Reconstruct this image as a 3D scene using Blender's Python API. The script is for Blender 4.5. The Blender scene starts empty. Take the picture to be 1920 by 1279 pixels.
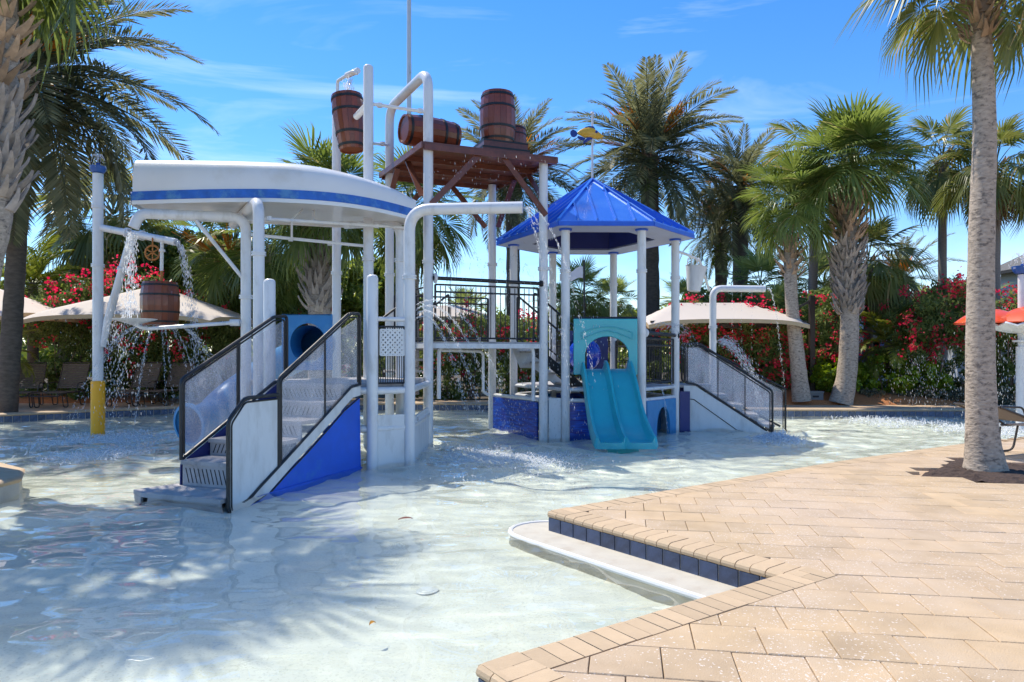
import bpy, math, random
import numpy as np
from mathutils import Vector, Matrix, Euler
from mathutils.geometry import tessellate_polygon
PI = math.pi
random.seed(7)
RNG = np.random.default_rng(11)
sc = bpy.context.scene
COL = sc.collection

# ------------------------------------------------------------------ camera, sky, sun, exposure
FPX, HOR, EYE = 1320.0, 662.0, 1.5          # focal length in photo pixels, horizon row, eye height over the water
cam = bpy.data.cameras.new('camera')
cam.sensor_width = 36.0
cam.lens = 36.0 * FPX / 1920.0
cam.shift_y = (HOR - 639.5) / 1920.0
cam.clip_start = 0.05
cam.clip_end = 4000.0
cam_o = bpy.data.objects.new('camera', cam)
cam_o.location = (0, 0, EYE)
cam_o.rotation_euler = (math.radians(90), 0, 0)
COL.objects.link(cam_o)
sc.camera = cam_o

LIGHT = Vector((.46, -.40, -1.0)).normalized()     # way the sunlight travels
world = bpy.data.worlds.new('World')
sc.world = world
world.use_nodes = True
wn, wl = world.node_tree.nodes, world.node_tree.links
bg = wn['Background']
sky = wn.new('ShaderNodeTexSky')
sky.sky_type = 'NISHITA'
sky.sun_disc = False
sky.sun_elevation = math.asin(-LIGHT.z)
sky.sun_rotation = math.atan2(-LIGHT.x, -LIGHT.y)
sky.air_density = 1.0
sky.dust_density = 0.0
sky.ozone_density = 4.0
hs = wn.new('ShaderNodeHueSaturation')
hs.inputs['Saturation'].default_value = 1.29
hs.inputs['Hue'].default_value = .506
hs.inputs['Value'].default_value = 1.0
wl.new(sky.outputs[0], hs.inputs['Color'])
tc = wn.new('ShaderNodeTexCoord')
mp = wn.new('ShaderNodeMapping')
mp.inputs['Rotation'].default_value = (0.0, .32, 0.25)
mp.inputs['Scale'].default_value = (1.1, 1.1, 7.0)
wl.new(tc.outputs['Generated'], mp.inputs['Vector'])
cn = wn.new('ShaderNodeTexNoise')
cn.inputs['Scale'].default_value = 1.7
cn.inputs['Detail'].default_value = 6.0
cn.inputs['Roughness'].default_value = .58
cn.inputs['Distortion'].default_value = .7
wl.new(mp.outputs[0], cn.inputs['Vector'])
cr = wn.new('ShaderNodeValToRGB')
cr.color_ramp.elements[0].position = .53
cr.color_ramp.elements[1].position = .82
wl.new(cn.outputs['Fac'], cr.inputs[0])
mp2 = wn.new('ShaderNodeMapping')
mp2.inputs['Scale'].default_value = (1.6, 1.6, 3.2)
wl.new(tc.outputs['Generated'], mp2.inputs['Vector'])
cn2 = wn.new('ShaderNodeTexNoise')
cn2.inputs['Scale'].default_value = 2.6
cn2.inputs['Detail'].default_value = 5.0
wl.new(mp2.outputs[0], cn2.inputs['Vector'])
cr2 = wn.new('ShaderNodeValToRGB')
cr2.color_ramp.elements[0].position = .45
cr2.color_ramp.elements[1].position = .72
wl.new(cn2.outputs['Fac'], cr2.inputs[0])
sep = wn.new('ShaderNodeSeparateXYZ')
wl.new(tc.outputs['Generated'], sep.inputs[0])
mr = wn.new('ShaderNodeMapRange')                   # low cumulus sit near the horizon all round
mr.inputs['From Min'].default_value = .04
mr.inputs['From Max'].default_value = .24
mr.inputs['To Min'].default_value = .5
mr.inputs['To Max'].default_value = 0.0
wl.new(sep.outputs['Z'], mr.inputs['Value'])
mu = wn.new('ShaderNodeMath'); mu.operation = 'MULTIPLY'
wl.new(cr2.outputs[0], mu.inputs[0]); wl.new(mr.outputs[0], mu.inputs[1])
mu2 = wn.new('ShaderNodeMath'); mu2.operation = 'MULTIPLY'; mu2.inputs[1].default_value = .40
wl.new(cr.outputs[0], mu2.inputs[0])
mx_ = wn.new('ShaderNodeMath'); mx_.operation = 'MAXIMUM'
wl.new(mu.outputs[0], mx_.inputs[0]); wl.new(mu2.outputs[0], mx_.inputs[1])
mixc = wn.new('ShaderNodeMixRGB')
mixc.inputs[2].default_value = (6.2, 6.8, 7.6, 1)
wl.new(mx_.outputs[0], mixc.inputs[0]); wl.new(hs.outputs[0], mixc.inputs[1])
wl.new(mixc.outputs[0], bg.inputs['Color'])
bg.inputs['Strength'].default_value = 0.15

sl = bpy.data.lights.new('sun', 'SUN')
sl.energy = 4.1
sl.angle = math.radians(.55)
sl.color = (1.0, .93, .80)
sl.cycles.is_caustics_light = True
sun_o = bpy.data.objects.new('sun', sl)
sun_o.rotation_euler = LIGHT.to_track_quat('-Z', 'Y').to_euler()
sun_o.location = (-6, 6, 20)
COL.objects.link(sun_o)
vs = sc.view_settings
vs.view_transform = 'Standard'
vs.look = 'None'
vs.exposure = 0.60
vs.gamma = 1.0
sc.render.engine = 'CYCLES'
sc.cycles.use_denoising = True
sc.cycles.max_bounces = 10
sc.cycles.transparent_max_bounces = 24

# ------------------------------------------------------------------ helpers
def wx(px, Y): return (px - 960.0) / FPX * Y
def wz(py, Y): return EYE - (py - HOR) / FPX * Y
def P(px, py, Y): return Vector((wx(px, Y), Y, wz(py, Y)))

class MB:
    def __init__(s): s.v = []; s.f = []
    def add(s, vs_, fs):
        b = len(s.v); s.v.extend([tuple(q) for q in vs_]); s.f.extend([tuple(b + i for i in f) for f in fs]); return s
    def box(s, c, d, rz=0.0, M=None):
        x, y, z = d[0] / 2, d[1] / 2, d[2] / 2
        cs = [(-x,-y,-z),(x,-y,-z),(x,y,-z),(-x,y,-z),(-x,-y,z),(x,-y,z),(x,y,z),(-x,y,z)]
        R = M if M is not None else Matrix.Rotation(rz, 3, 'Z')
        c = Vector(c)
        return s.add([c + R @ Vector(p) for p in cs], [(0,3,2,1),(4,5,6,7),(0,1,5,4),(1,2,6,5),(2,3,7,6),(3,0,4,7)])
    def beam(s, a, b, w, h, up=(0,0,1)):
        a, b = Vector(a), Vector(b); d = (b - a); L = d.length; d.normalize()
        up = Vector(up); sd = d.cross(up)
        if sd.length < 1e-4: sd = d.cross(Vector((1,0,0)))
        sd.normalize(); u = sd.cross(d)
        M = Matrix((d, sd, u)).transposed()
        return s.box((a + b) / 2, (L, w, h), M=M)
    def tube(s, pts, r, n=12, cap=True):
        pts = [Vector(p) for p in pts]
        rs = r if isinstance(r, (list, tuple)) else [r] * len(pts)
        m = len(pts); tang = []
        for i in range(m):
            t = pts[min(i + 1, m - 1)] - pts[max(i - 1, 0)]
            tang.append(t.normalized() if t.length > 1e-9 else Vector((0,0,1)))
        ref = Vector((0,0,1)) if abs(tang[0].z) < .9 else Vector((1,0,0))
        nrm = (ref - tang[0] * ref.dot(tang[0])).normalized()
        V = []
        for i in range(m):
            nrm = (nrm - tang[i] * nrm.dot(tang[i]))
            nrm = nrm.normalized() if nrm.length > 1e-6 else tang[i].orthogonal().normalized()
            bi = tang[i].cross(nrm)
            for k in range(n):
                a = 2 * PI * k / n
                V.append(pts[i] + (nrm * math.cos(a) + bi * math.sin(a)) * rs[i])
        F = []
        for i in range(m - 1):
            for k in range(n):
                k2 = (k + 1) % n
                F.append((i*n+k, i*n+k2, (i+1)*n+k2, (i+1)*n+k))
        if cap:
            F.append(tuple(range(n - 1, -1, -1))); F.append(tuple((m-1)*n + k for k in range(n)))
        return s.add(V, F)
    def lathe(s, prof, c=(0,0,0), n=20, M=None, cap=True):
        c = Vector(c); V = []
        for r, z in prof:
            for k in range(n):
                a = 2 * PI * k / n; p = Vector((r * math.cos(a), r * math.sin(a), z))
                V.append(c + (M @ p if M is not None else p))
        F = []
        m = len(prof)
        for i in range(m - 1):
            for k in range(n):
                k2 = (k + 1) % n; F.append((i*n+k, i*n+k2, (i+1)*n+k2, (i+1)*n+k))
        if cap: F.append(tuple(range(n - 1, -1, -1))); F.append(tuple((m-1)*n + k for k in range(n)))
        return s.add(V, F)
    def prism(s, poly, thick):
        """closed planar polygon (list of 3D points) extruded by the vector thick"""
        poly = [Vector(p) for p in poly]; t = Vector(thick); n = len(poly)
        tr = tessellate_polygon([poly])
        F = [tuple(x) for x in tr] + [tuple(n + i for i in reversed(x)) for x in tr]
        F += [(i, (i + 1) % n, n + (i + 1) % n, n + i) for i in range(n)]
        return s.add(poly + [p + t for p in poly], F)
    def build(s, name, m, parent=None, smooth=False, caustic=False):
        off = ORIG.get(parent.name, Vector((0,0,0))) if parent else Vector((0,0,0))
        me = bpy.data.meshes.new(name)
        me.from_pydata([(p[0]-off[0], p[1]-off[1], p[2]-off[2]) for p in s.v], [], s.f)
        me.update()
        fix_normals(me)
        if m: me.materials.append(m)
        o = bpy.data.objects.new(name, me); COL.objects.link(o)
        if smooth: shade(me)
        if parent: o.parent = parent; ORIG[o.name] = off
        return o
ORIG = {}
import bmesh
def fix_normals(me):
    b = bmesh.new(); b.from_mesh(me); bmesh.ops.recalc_face_normals(b, faces=b.faces); b.to_mesh(me); b.free()
def shade(me, ang=40):
    me.polygons.foreach_set('use_smooth', [True] * len(me.polygons))
    b = bmesh.new(); b.from_mesh(me); th = math.radians(ang)
    for e in b.edges:
        e.smooth = (len(e.link_faces) == 2 and e.calc_face_angle(3.0) < th)
    b.to_mesh(me); b.free()
def tag(o, label=None, cat=None, group=None, kind=None):
    if label: o['label'] = label
    if cat: o['category'] = cat
    if group: o['group'] = group
    if kind: o['kind'] = kind
    return o
def thing(name, label, cat, loc=(0,0,0), group=None):
    o = bpy.data.objects.new(name, None); COL.objects.link(o)
    o.location = loc; o.empty_display_size = .2
    ORIG[o.name] = Vector(loc)
    return tag(o, label, cat, group)
def copy_tree(o, parent=None, **kw):
    c = o.copy(); COL.objects.link(c)
    if parent: c.parent = parent
    for ch in list(o.children): copy_tree(ch, c)
    if kw: tag(c, **kw)
    return c
def np_mesh(name, V, F, mat=None, smooth=False):
    me = bpy.data.meshes.new(name)
    V = np.asarray(V, dtype=np.float32); F = np.asarray(F, dtype=np.int32)
    k = F.shape[1]
    me.vertices.add(len(V)); me.vertices.foreach_set('co', V.ravel())
    me.loops.add(F.size); me.loops.foreach_set('vertex_index', F.ravel())
    me.polygons.add(len(F)); me.polygons.foreach_set('loop_start', np.arange(0, F.size, k, dtype=np.int32))
    me.update(calc_edges=True)
    if smooth: me.polygons.foreach_set('use_smooth', np.ones(len(F), dtype=bool))
    if mat: me.materials.append(mat)
    return me
def arc(pts, r, n=6):
    """round the corners of a polyline"""
    pts = [Vector(p) for p in pts]; out = [pts[0]]
    for i in range(1, len(pts) - 1):
        a, b, c = pts[i-1], pts[i], pts[i+1]
        d1 = (a - b); d2 = (c - b); rr = min(r, d1.length * .49, d2.length * .49)
        p1 = b + d1.normalized() * rr; p2 = b + d2.normalized() * rr
        for k in range(n + 1):
            t = k / n; out.append(p1 * (1-t)**2 + b * 2*t*(1-t) + p2 * t*t)
    return out + [pts[-1]]

# ------------------------------------------------------------------ materials
def mat(name, col, rough=.5, var=.12, scale=6.0, bump=0.0, bscale=40.0, metal=0.0, dirt=None, dscale=2.0, dlo=.55, dhi=.75, coat=0.0, spec=.5, stretch=None, rnd=0.0, island=0.0, sss=None):
    m = bpy.data.materials.new(name); m.use_nodes = True
    nt = m.node_tree; N, L = nt.nodes, nt.links
    b = N['Principled BSDF']
    b.inputs['Roughness'].default_value = rough; b.inputs['Metallic'].default_value = metal
    b.inputs['Specular IOR Level'].default_value = spec
    if coat: b.inputs['Coat Weight'].default_value = coat; b.inputs['Coat Roughness'].default_value = .08
    t = N.new('ShaderNodeTexCoord'); src = t.outputs['Object']
    if stretch:
        q = N.new('ShaderNodeMapping'); q.inputs['Scale'].default_value = stretch; L.new(src, q.inputs[0]); src = q.outputs[0]
    n = N.new('ShaderNodeTexNoise'); n.inputs['Scale'].default_value = scale; n.inputs['Detail'].default_value = 5
    L.new(src, n.inputs['Vector'])
    mr_ = N.new('ShaderNodeMapRange'); mr_.inputs['To Min'].default_value = 1 - var; mr_.inputs['To Max'].default_value = 1 + var
    mr_.inputs['From Min'].default_value = .25; mr_.inputs['From Max'].default_value = .75
    L.new(n.outputs['Fac'], mr_.inputs['Value'])
    fac = mr_.outputs[0]
    def addrand(out, amt, fac):
        a = N.new('ShaderNodeMapRange'); a.inputs['To Min'].default_value = 1 - amt; a.inputs['To Max'].default_value = 1 + amt
        L.new(out, a.inputs['Value'])
        k = N.new('ShaderNodeMath'); k.operation = 'MULTIPLY'; L.new(fac, k.inputs[0]); L.new(a.outputs[0], k.inputs[1]); return k.outputs[0]
    if rnd: fac = addrand(N.new('ShaderNodeObjectInfo').outputs['Random'], rnd, fac)
    if island: fac = addrand(N.new('ShaderNodeNewGeometry').outputs['Random Per Island'], island, fac)
    v = N.new('ShaderNodeVectorMath'); v.operation = 'SCALE'; v.inputs[0].default_value = col
    L.new(fac, v.inputs['Scale'])
    out = v.outputs[0]
    if dirt:
        d = N.new('ShaderNodeTexNoise'); d.inputs['Scale'].default_value = dscale; d.inputs['Detail'].default_value = 8; d.inputs['Roughness'].default_value = .65
        L.new(src, d.inputs['Vector'])
        r = N.new('ShaderNodeValToRGB'); r.color_ramp.elements[0].position = dlo; r.color_ramp.elements[1].position = dhi
        L.new(d.outputs['Fac'], r.inputs[0])
        x = N.new('ShaderNodeMixRGB'); x.inputs[2].default_value = (*dirt, 1)
        L.new(r.outputs[0], x.inputs[0]); L.new(out, x.inputs[1]); out = x.outputs[0]
    L.new(out, b.inputs['Base Color'])
    if bump:
        bn = N.new('ShaderNodeTexNoise'); bn.inputs['Scale'].default_value = bscale; bn.inputs['Detail'].default_value = 4; L.new(src, bn.inputs['Vector'])
        bb = N.new('ShaderNodeBump'); bb.inputs['Strength'].default_value = bump; bb.inputs['Distance'].default_value = .01
        L.new(bn.outputs['Fac'], bb.inputs['Height']); L.new(bb.outputs[0], b.inputs['Normal'])
    return m
def leafmat(name, c1, c2, trans=.35, rough=.5, yell=None):
    m = bpy.data.materials.new(name); m.use_nodes = True
    N, L = m.node_tree.nodes, m.node_tree.links
    b = N['Principled BSDF']; o = N['Material Output']
    g = N.new('ShaderNodeNewGeometry')
    r = N.new('ShaderNodeValToRGB')
    r.color_ramp.elements[0].color = (*c1, 1); r.color_ramp.elements[1].color = (*c2, 1)
    if yell:
        e = r.color_ramp.elements.new(.93); e.color = (*c2, 1); r.color_ramp.elements[2].color = (*yell, 1)
    L.new(g.outputs['Random Per Island'], r.inputs[0])
    oi = N.new('ShaderNodeObjectInfo')
    mr_ = N.new('ShaderNodeMapRange'); mr_.inputs['To Min'].default_value = .78; mr_.inputs['To Max'].default_value = 1.2
    L.new(oi.outputs['Random'], mr_.inputs['Value'])
    v = N.new('ShaderNodeVectorMath'); v.operation = 'SCALE'; L.new(r.outputs[0], v.inputs[0]); L.new(mr_.outputs[0], v.inputs['Scale'])
    L.new(v.outputs[0], b.inputs['Base Color'])
    b.inputs['Roughness'].default_value = rough
    b.inputs['Specular IOR Level'].default_value = .32
    t = N.new('ShaderNodeBsdfTranslucent')
    hs_ = N.new('ShaderNodeHueSaturation'); hs_.inputs['Value'].default_value = 1.5; hs_.inputs['Saturation'].default_value = 1.1; hs_.inputs['Hue'].default_value = .485
    L.new(v.outputs[0], hs_.inputs['Color']); L.new(hs_.outputs[0], t.inputs['Color'])
    x = N.new('ShaderNodeMixShader'); x.inputs[0].default_value = trans
    L.new(b.outputs[0], x.inputs[1]); L.new(t.outputs[0], x.inputs[2]); L.new(x.outputs[0], o.inputs['Surface'])
    return m
M = {}
M['white'] = mat('white_pipe_paint', (.72,.725,.735), .32, .04, 3, .03, 60, dirt=(.46,.44,.39), dscale=2.6, dlo=.53, dhi=.82, stretch=(2,2,.7), coat=.3)
M['panel'] = mat('white_plastic_panel', (.70,.715,.725), .42, .05, 2, .02, 30, dirt=(.47,.47,.46), dscale=3, dlo=.48, dhi=.85, stretch=(2,2,.6))
M['hull'] = mat('boat_gelcoat', (.77,.76,.74), .32, .05, 1.5, .02, 30, dirt=(.62,.57,.48), dscale=1.2, dlo=.52, dhi=.85, coat=.4)
M['blue'] = mat('blue_paint', (.012,.105,.62), .35, .12, 5, .02, 30, dirt=(.03,.18,.55), dscale=3, dlo=.6, dhi=.8)
M['stripe'] = mat('faded_blue_stripe', (.02,.13,.50), .5, .25, 7, dirt=(.12,.32,.50), dscale=4, dlo=.50, dhi=.72)
M['roof'] = mat('blue_metal_roof', (.05,.19,.72), .20, .05, 2, .01, 20, metal=.35, coat=.8, dirt=(.13,.32,.78), dscale=1.6, dlo=.5, dhi=.9)
M['soffit'] = mat('pale_blue_soffit', (.46,.53,.72), .5, .05, 3)
M['navy'] = mat('navy_panel', (.018,.03,.16), .45, .1, 4)
M['wallblue'] = mat('blue_wall_panel', (.012,.09,.50), .3, .55, 5, stretch=(1,1,9), dirt=(.02,.02,.22), dscale=3.4, dlo=.45, dhi=.6)
M['black'] = mat('black_rail_coating', (.016,.016,.018), .42, .3, 20, .05, 80, dirt=(.10,.10,.10), dscale=9, dlo=.62, dhi=.8)
M['teal'] = mat('teal_plastic', (.03,.42,.48), .30, .10, 3, .03, 18, dirt=(.05,.47,.53), dscale=2.0, dlo=.45, dhi=.85, coat=.25)
M['sky'] = mat('light_blue_plastic', (.035,.24,.52), .4, .10, 4, .02, 20, dirt=(.10,.36,.62), dscale=3, dlo=.5, dhi=.8)
M['ball'] = mat('blue_bubble', (.01,.06,.55), .12, .05, 3, coat=.6)
M['wood'] = mat('brown_deck_board', (.15,.042,.022), .40, .25, 3, .12, 30, stretch=(2,2,2), dirt=(.08,.024,.014), dscale=5, dlo=.5, dhi=.8, coat=.25)
M['barrel'] = mat('barrel_stave', (.20,.045,.015), .34, .18, 5, .08, 30, stretch=(6,6,1), coat=.3, rnd=.25, dirt=(.10,.026,.012), dscale=2.5, dlo=.5, dhi=.85)
M['band'] = mat('black_hoop', (.012,.012,.013), .45, .2, 8)
M['rust'] = mat('rusty_brass', (.42,.16,.035), .5, .3, 10, metal=.2)
M['tread'] = mat('grey_step_plastic', (.40,.38,.38), .6, .10, 6, .1, 60, dirt=(.20,.19,.19), dscale=5, dlo=.5, dhi=.75)
M['dark'] = mat('dark_void', (.02,.02,.022), .8)
M['yellow'] = mat('yellow_pad', (.95,.44,.012), .35, .07, 5, dirt=(.66,.25,.01), dscale=5)
M['bowl'] = mat('blue_bowl', (.02,.10,.36), .35, .1, 6)
M['fishy'] = mat('fish_yellow', (.72,.40,.03), .35, .1, 5, dirt=(.75,.55,.25), dscale=4)
M['fishb'] = mat('fish_blue', (.01,.04,.26), .4, .1, 6)
M['orange'] = mat('orange_shell', (.80,.085,.012), .28, .06, 3, coat=.3)
M['fabric'] = leafmat('cream_shade_fabric', (.68,.63,.58), (.68,.63,.58), .36, .8)
M['steel'] = mat('brown_steel', (.035,.025,.02), .45, .15, 8)
M['frame'] = mat('lounger_frame', (.05,.04,.034), .4, .15, 8)
M['sling'] = mat('lounger_strap', (.12,.095,.075), .6, .12, 8)
M['tile'] = mat('glazed_blue_tile', (.055,.082,.145), .22, .45, 9, .05, 20, rnd=.25, dirt=(.09,.13,.24), dscale=7, dlo=.5, dhi=.7)
M['grout'] = mat('pool_plaster', (.50,.465,.395), .8, .10, 12, .3, 90, dirt=(.42,.37,.30), dscale=6, dlo=.5, dhi=.7)
M['coping'] = mat('bullnose_brick', (.50,.365,.23), .78, .10, 8, .35, 120, rnd=.10, dirt=(.58,.44,.30), dscale=11, dlo=.55, dhi=.75)
M['mulch_red'] = mat('pine_straw', (.42,.16,.055), .9, .5, 30, .9, 60, stretch=(1,3,1))
M['mulch'] = mat('dark_mulch', (.055,.033,.024), .9, .6, 40, 1.0, 70)
M['soil'] = mat('planting_soil', (.07,.05,.03), .95, .5, 6, .6, 30, dirt=(.05,.08,.02), dscale=1)
M['roofbrown'] = mat('brown_metal_roof', (.15,.10,.08), .45, .1, 3)
M['house'] = mat('grey_house_wall', (.42,.44,.48), .8, .06, 2)
M['shingle'] = mat('grey_shingles', (.11,.105,.10), .85, .3, 12)
M['flag'] = mat('white_flag_cloth', (.78,.76,.76), .8, .08, 4)
M['pole'] = mat('pale_pole', (.62,.64,.66), .4, .04, 3)
M['box'] = mat('grey_cabinet', (.16,.17,.175), .6, .1, 5)
M['drain'] = mat('white_drain', (.74,.75,.75), .35, .03, 8)
M['leafred'] = mat('dead_leaf', (.16,.03,.02), .6, .2, 20)
M['leaforange'] = mat('yellow_leaf', (.55,.26,.02), .6, .2, 20)
def paver_mat():
    m = mat('tan_paver', (.475,.342,.207), .82, .16, 4, .45, 150, rnd=.11, dirt=(.52,.40,.28), dscale=2.6, dlo=.45, dhi=.8)
    N, L = m.node_tree.nodes, m.node_tree.links; b = N['Principled BSDF']
    old = b.inputs['Base Color'].links[0].from_socket
    g = N.new('ShaderNodeNewGeometry')
    vo = N.new('ShaderNodeTexVoronoi'); vo.inputs['Scale'].default_value = 85; vo.inputs['Randomness'].default_value = 1.0
    nz = N.new('ShaderNodeTexNoise'); nz.inputs['Scale'].default_value = 1.1; nz.inputs['Detail'].default_value = 4
    wz_ = N.new('ShaderNodeTexNoise'); wz_.inputs['Scale'].default_value = 45; L.new(g.outputs['Position'], wz_.inputs['Vector']); va_ = N.new('ShaderNodeVectorMath'); va_.operation = 'MULTIPLY_ADD'; va_.inputs[1].default_value = (.035,.035,.035); L.new(wz_.outputs['Color'], va_.inputs[0]); L.new(g.outputs['Position'], va_.inputs[2]); L.new(va_.outputs[0], vo.inputs['Vector']); L.new(g.outputs['Position'], nz.inputs['Vector'])
    sp = N.new('ShaderNodeSeparateColor'); L.new(vo.outputs['Color'], sp.inputs[0])
    a = N.new('ShaderNodeMath'); a.operation = 'ADD'; a.inputs[1].default_value = .30
    L.new(nz.outputs['Fac'], a.inputs[0])
    gt = N.new('ShaderNodeMath'); gt.operation = 'GREATER_THAN'; L.new(sp.outputs[0], gt.inputs[0])
    iv = N.new('ShaderNodeMath'); iv.operation = 'SUBTRACT'; iv.inputs[0].default_value = 1.70; L.new(a.outputs[0], iv.inputs[1]); L.new(iv.outputs[0], gt.inputs[1])
    lt = N.new('ShaderNodeMath'); lt.operation = 'LESS_THAN'; lt.inputs[1].default_value = .42; L.new(vo.outputs['Distance'], lt.inputs[0])
    mu_ = N.new('ShaderNodeMath'); mu_.operation = 'MULTIPLY'; L.new(gt.outputs[0], mu_.inputs[0]); L.new(lt.outputs[0], mu_.inputs[1])
    x = N.new('ShaderNodeMixRGB'); x.inputs[2].default_value = (.66,.58,.50,1); L.new(mu_.outputs[0], x.inputs[0]); L.new(old, x.inputs[1])
    # broad pale wear worn into the concrete
    n2 = N.new('ShaderNodeTexNoise'); n2.inputs['Scale'].default_value = .55; n2.inputs['Detail'].default_value = 6; L.new(g.outputs['Position'], n2.inputs['Vector'])
    r2 = N.new('ShaderNodeValToRGB'); r2.color_ramp.elements[0].position = .42; r2.color_ramp.elements[1].position = .68; L.new(n2.outputs['Fac'], r2.inputs[0])
    k2 = N.new('ShaderNodeMath'); k2.operation = 'MULTIPLY'; k2.inputs[1].default_value = .45; L.new(r2.outputs[0], k2.inputs[0])
    y = N.new('ShaderNodeMixRGB'); y.inputs[2].default_value = (.54,.42,.33,1); L.new(k2.outputs[0], y.inputs[0]); L.new(x.outputs[0], y.inputs[1])
    L.new(y.outputs[0], b.inputs['Base Color'])
    return m
M['paver'] = paver_mat()
M['deckfar'] = mat('tan_paving', (.47,.32,.19), .82, .15, 3, .3, 60, dirt=(.56,.43,.30), dscale=4, dlo=.45, dhi=.7)
M['floor'] = mat('pool_floor_plaster', (.77,.76,.69), .75, .06, .8, .2, 90, dirt=(.64,.63,.565), dscale=60, dlo=.55, dhi=.62)
def water_mat():
    m = bpy.data.materials.new('pool_water'); m.use_nodes = True
    N, L = m.node_tree.nodes, m.node_tree.links; b = N['Principled BSDF']
    b.inputs['Base Color'].default_value = (.905,.985,.935,1)
    b.inputs['Transmission Weight'].default_value = 1; b.inputs['IOR'].default_value = 1.33; b.inputs['Roughness'].default_value = 0.0
    return m
M['water'] = water_mat()
def clear_mat():
    m = bpy.data.materials.new('wet_clear_panel'); m.use_nodes = True
    N, L = m.node_tree.nodes, m.node_tree.links; b = N['Principled BSDF']; o = N['Material Output']
    b.inputs['Base Color'].default_value = (.74,.74,.78,1); b.inputs['Roughness'].default_value = .25
    t = N.new('ShaderNodeBsdfTransparent'); t.inputs[0].default_value = (.96,.96,.97,1)
    tc_ = N.new('ShaderNodeTexCoord')
    vo = N.new('ShaderNodeTexVoronoi'); vo.inputs['Scale'].default_value = 95; L.new(tc_.outputs['Object'], vo.inputs['Vector'])
    lt = N.new('ShaderNodeMath'); lt.operation = 'LESS_THAN'; lt.inputs[1].default_value = .30; L.new(vo.outputs['Distance'], lt.inputs[0])
    nz = N.new('ShaderNodeTexNoise'); nz.inputs['Scale'].default_value = 2.2; nz.inputs['Detail'].default_value = 6
    mp_ = N.new('ShaderNodeMapping'); mp_.inputs['Scale'].default_value = (3,3,.8); L.new(tc_.outputs['Object'], mp_.inputs[0]); L.new(mp_.outputs[0], nz.inputs['Vector'])
    a = N.new('ShaderNodeMapRange'); a.inputs['From Min'].default_value = .3; a.inputs['From Max'].default_value = .7; a.inputs['To Min'].default_value = .10; a.inputs['To Max'].default_value = .36
    L.new(nz.outputs['Fac'], a.inputs['Value'])
    k = N.new('ShaderNodeMath'); k.operation = 'MULTIPLY_ADD'; k.inputs[1].default_value = .30; L.new(lt.outputs[0], k.inputs[0]); L.new(a.outputs[0], k.inputs[2])
    x = N.new('ShaderNodeMixShader'); L.new(k.outputs[0], x.inputs[0]); L.new(t.outputs[0], x.inputs[1]); L.new(b.outputs[0], x.inputs[2]); L.new(x.outputs[0], o.inputs['Surface'])
    return m
M['clear'] = clear_mat()
def drop_mat():
    m = bpy.data.materials.new('water_droplets'); m.use_nodes = True
    N, L = m.node_tree.nodes, m.node_tree.links; b = N['Principled BSDF']; o = N['Material Output']
    b.inputs['Base Color'].default_value = (.92,.94,.96,1); b.inputs['Roughness'].default_value = .12
    t = N.new('ShaderNodeBsdfTranslucent'); t.inputs[0].default_value = (.95,.97,1,1)
    x = N.new('ShaderNodeMixShader'); x.inputs[0].default_value = .5; L.new(b.outputs[0], x.inputs[1]); L.new(t.outputs[0], x.inputs[2])
    tr = N.new('ShaderNodeBsdfTransparent'); y = N.new('ShaderNodeMixShader'); y.inputs[0].default_value = .55
    L.new(tr.outputs[0], y.inputs[1]); L.new(x.outputs[0], y.inputs[2]); L.new(y.outputs[0], o.inputs['Surface'])
    return m
M['drop'] = drop_mat()
M['trunk_smooth'] = mat('ringed_palm_bark', (.41,.335,.265), .92, .30, 16, 1.0, 20, stretch=(1,1,1.9), dirt=(.17,.14,.115), dscale=13, dlo=.52, dhi=.63)
M['trunk_dark'] = mat('date_palm_bark', (.095,.078,.062), .95, .35, 8, 1.0, 18, stretch=(1,1,2.5))
M['trunk_grey'] = mat('grey_palm_bark', (.20,.18,.165), .9, .2, 10, .6, 24, stretch=(1,1,5))
M['boot'] = mat('leaf_base', (.36,.25,.165), .85, .3, 9, .4, 40, rnd=.35)
M['boot_grey'] = mat('weathered_leaf_base', (.34,.29,.25), .85, .3, 9, .4, 40, rnd=.3)
M['branch'] = mat('shrub_stem', (.16,.12,.085), .9, .3, 12, .5, 30)
M['date'] = leafmat('date_frond_leaf', (.085,.10,.05), (.22,.225,.12), .42, .48)
M['dates'] = leafmat('date_flower_stalk', (.55,.20,.03), (.62,.30,.06), .3)
M['sabal'] = leafmat('sabal_fan_leaf', (.08,.125,.025), (.21,.265,.075), .42, .36, yell=(.36,.33,.13))
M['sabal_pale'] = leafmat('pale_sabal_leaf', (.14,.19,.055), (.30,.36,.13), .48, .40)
M['wash'] = leafmat('washingtonia_fan_leaf', (.085,.115,.025), (.21,.225,.07), .42, .38, yell=(.42,.32,.15))
M['dry'] = leafmat('dry_fan_leaf', (.16,.10,.05), (.26,.17,.09), .3, .6)
M['queen'] = leafmat('arching_palm_leaf', (.10,.14,.02), (.22,.25,.05), .4, .42, yell=(.42,.36,.08))
M['fern'] = leafmat('trunk_fern', (.07,.12,.015), (.17,.23,.03), .4, .5)
M['ole'] = leafmat('oleander_leaf', (.065,.11,.028), (.22,.28,.09), .42, .40)
M['tree'] = leafmat('broadleaf', (.11,.165,.03), (.32,.39,.095), .50, .42)
M['hedge'] = leafmat('hedge_leaf', (.09,.16,.015), (.26,.36,.035), .42, .30)
M['hedge_dark'] = leafmat('low_hedge_leaf', (.055,.058,.035), (.17,.165,.11), .2, .5)
M['flower'] = leafmat('red_blossom', (.56,.025,.035), (.74,.085,.10), .42, .6)

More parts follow.
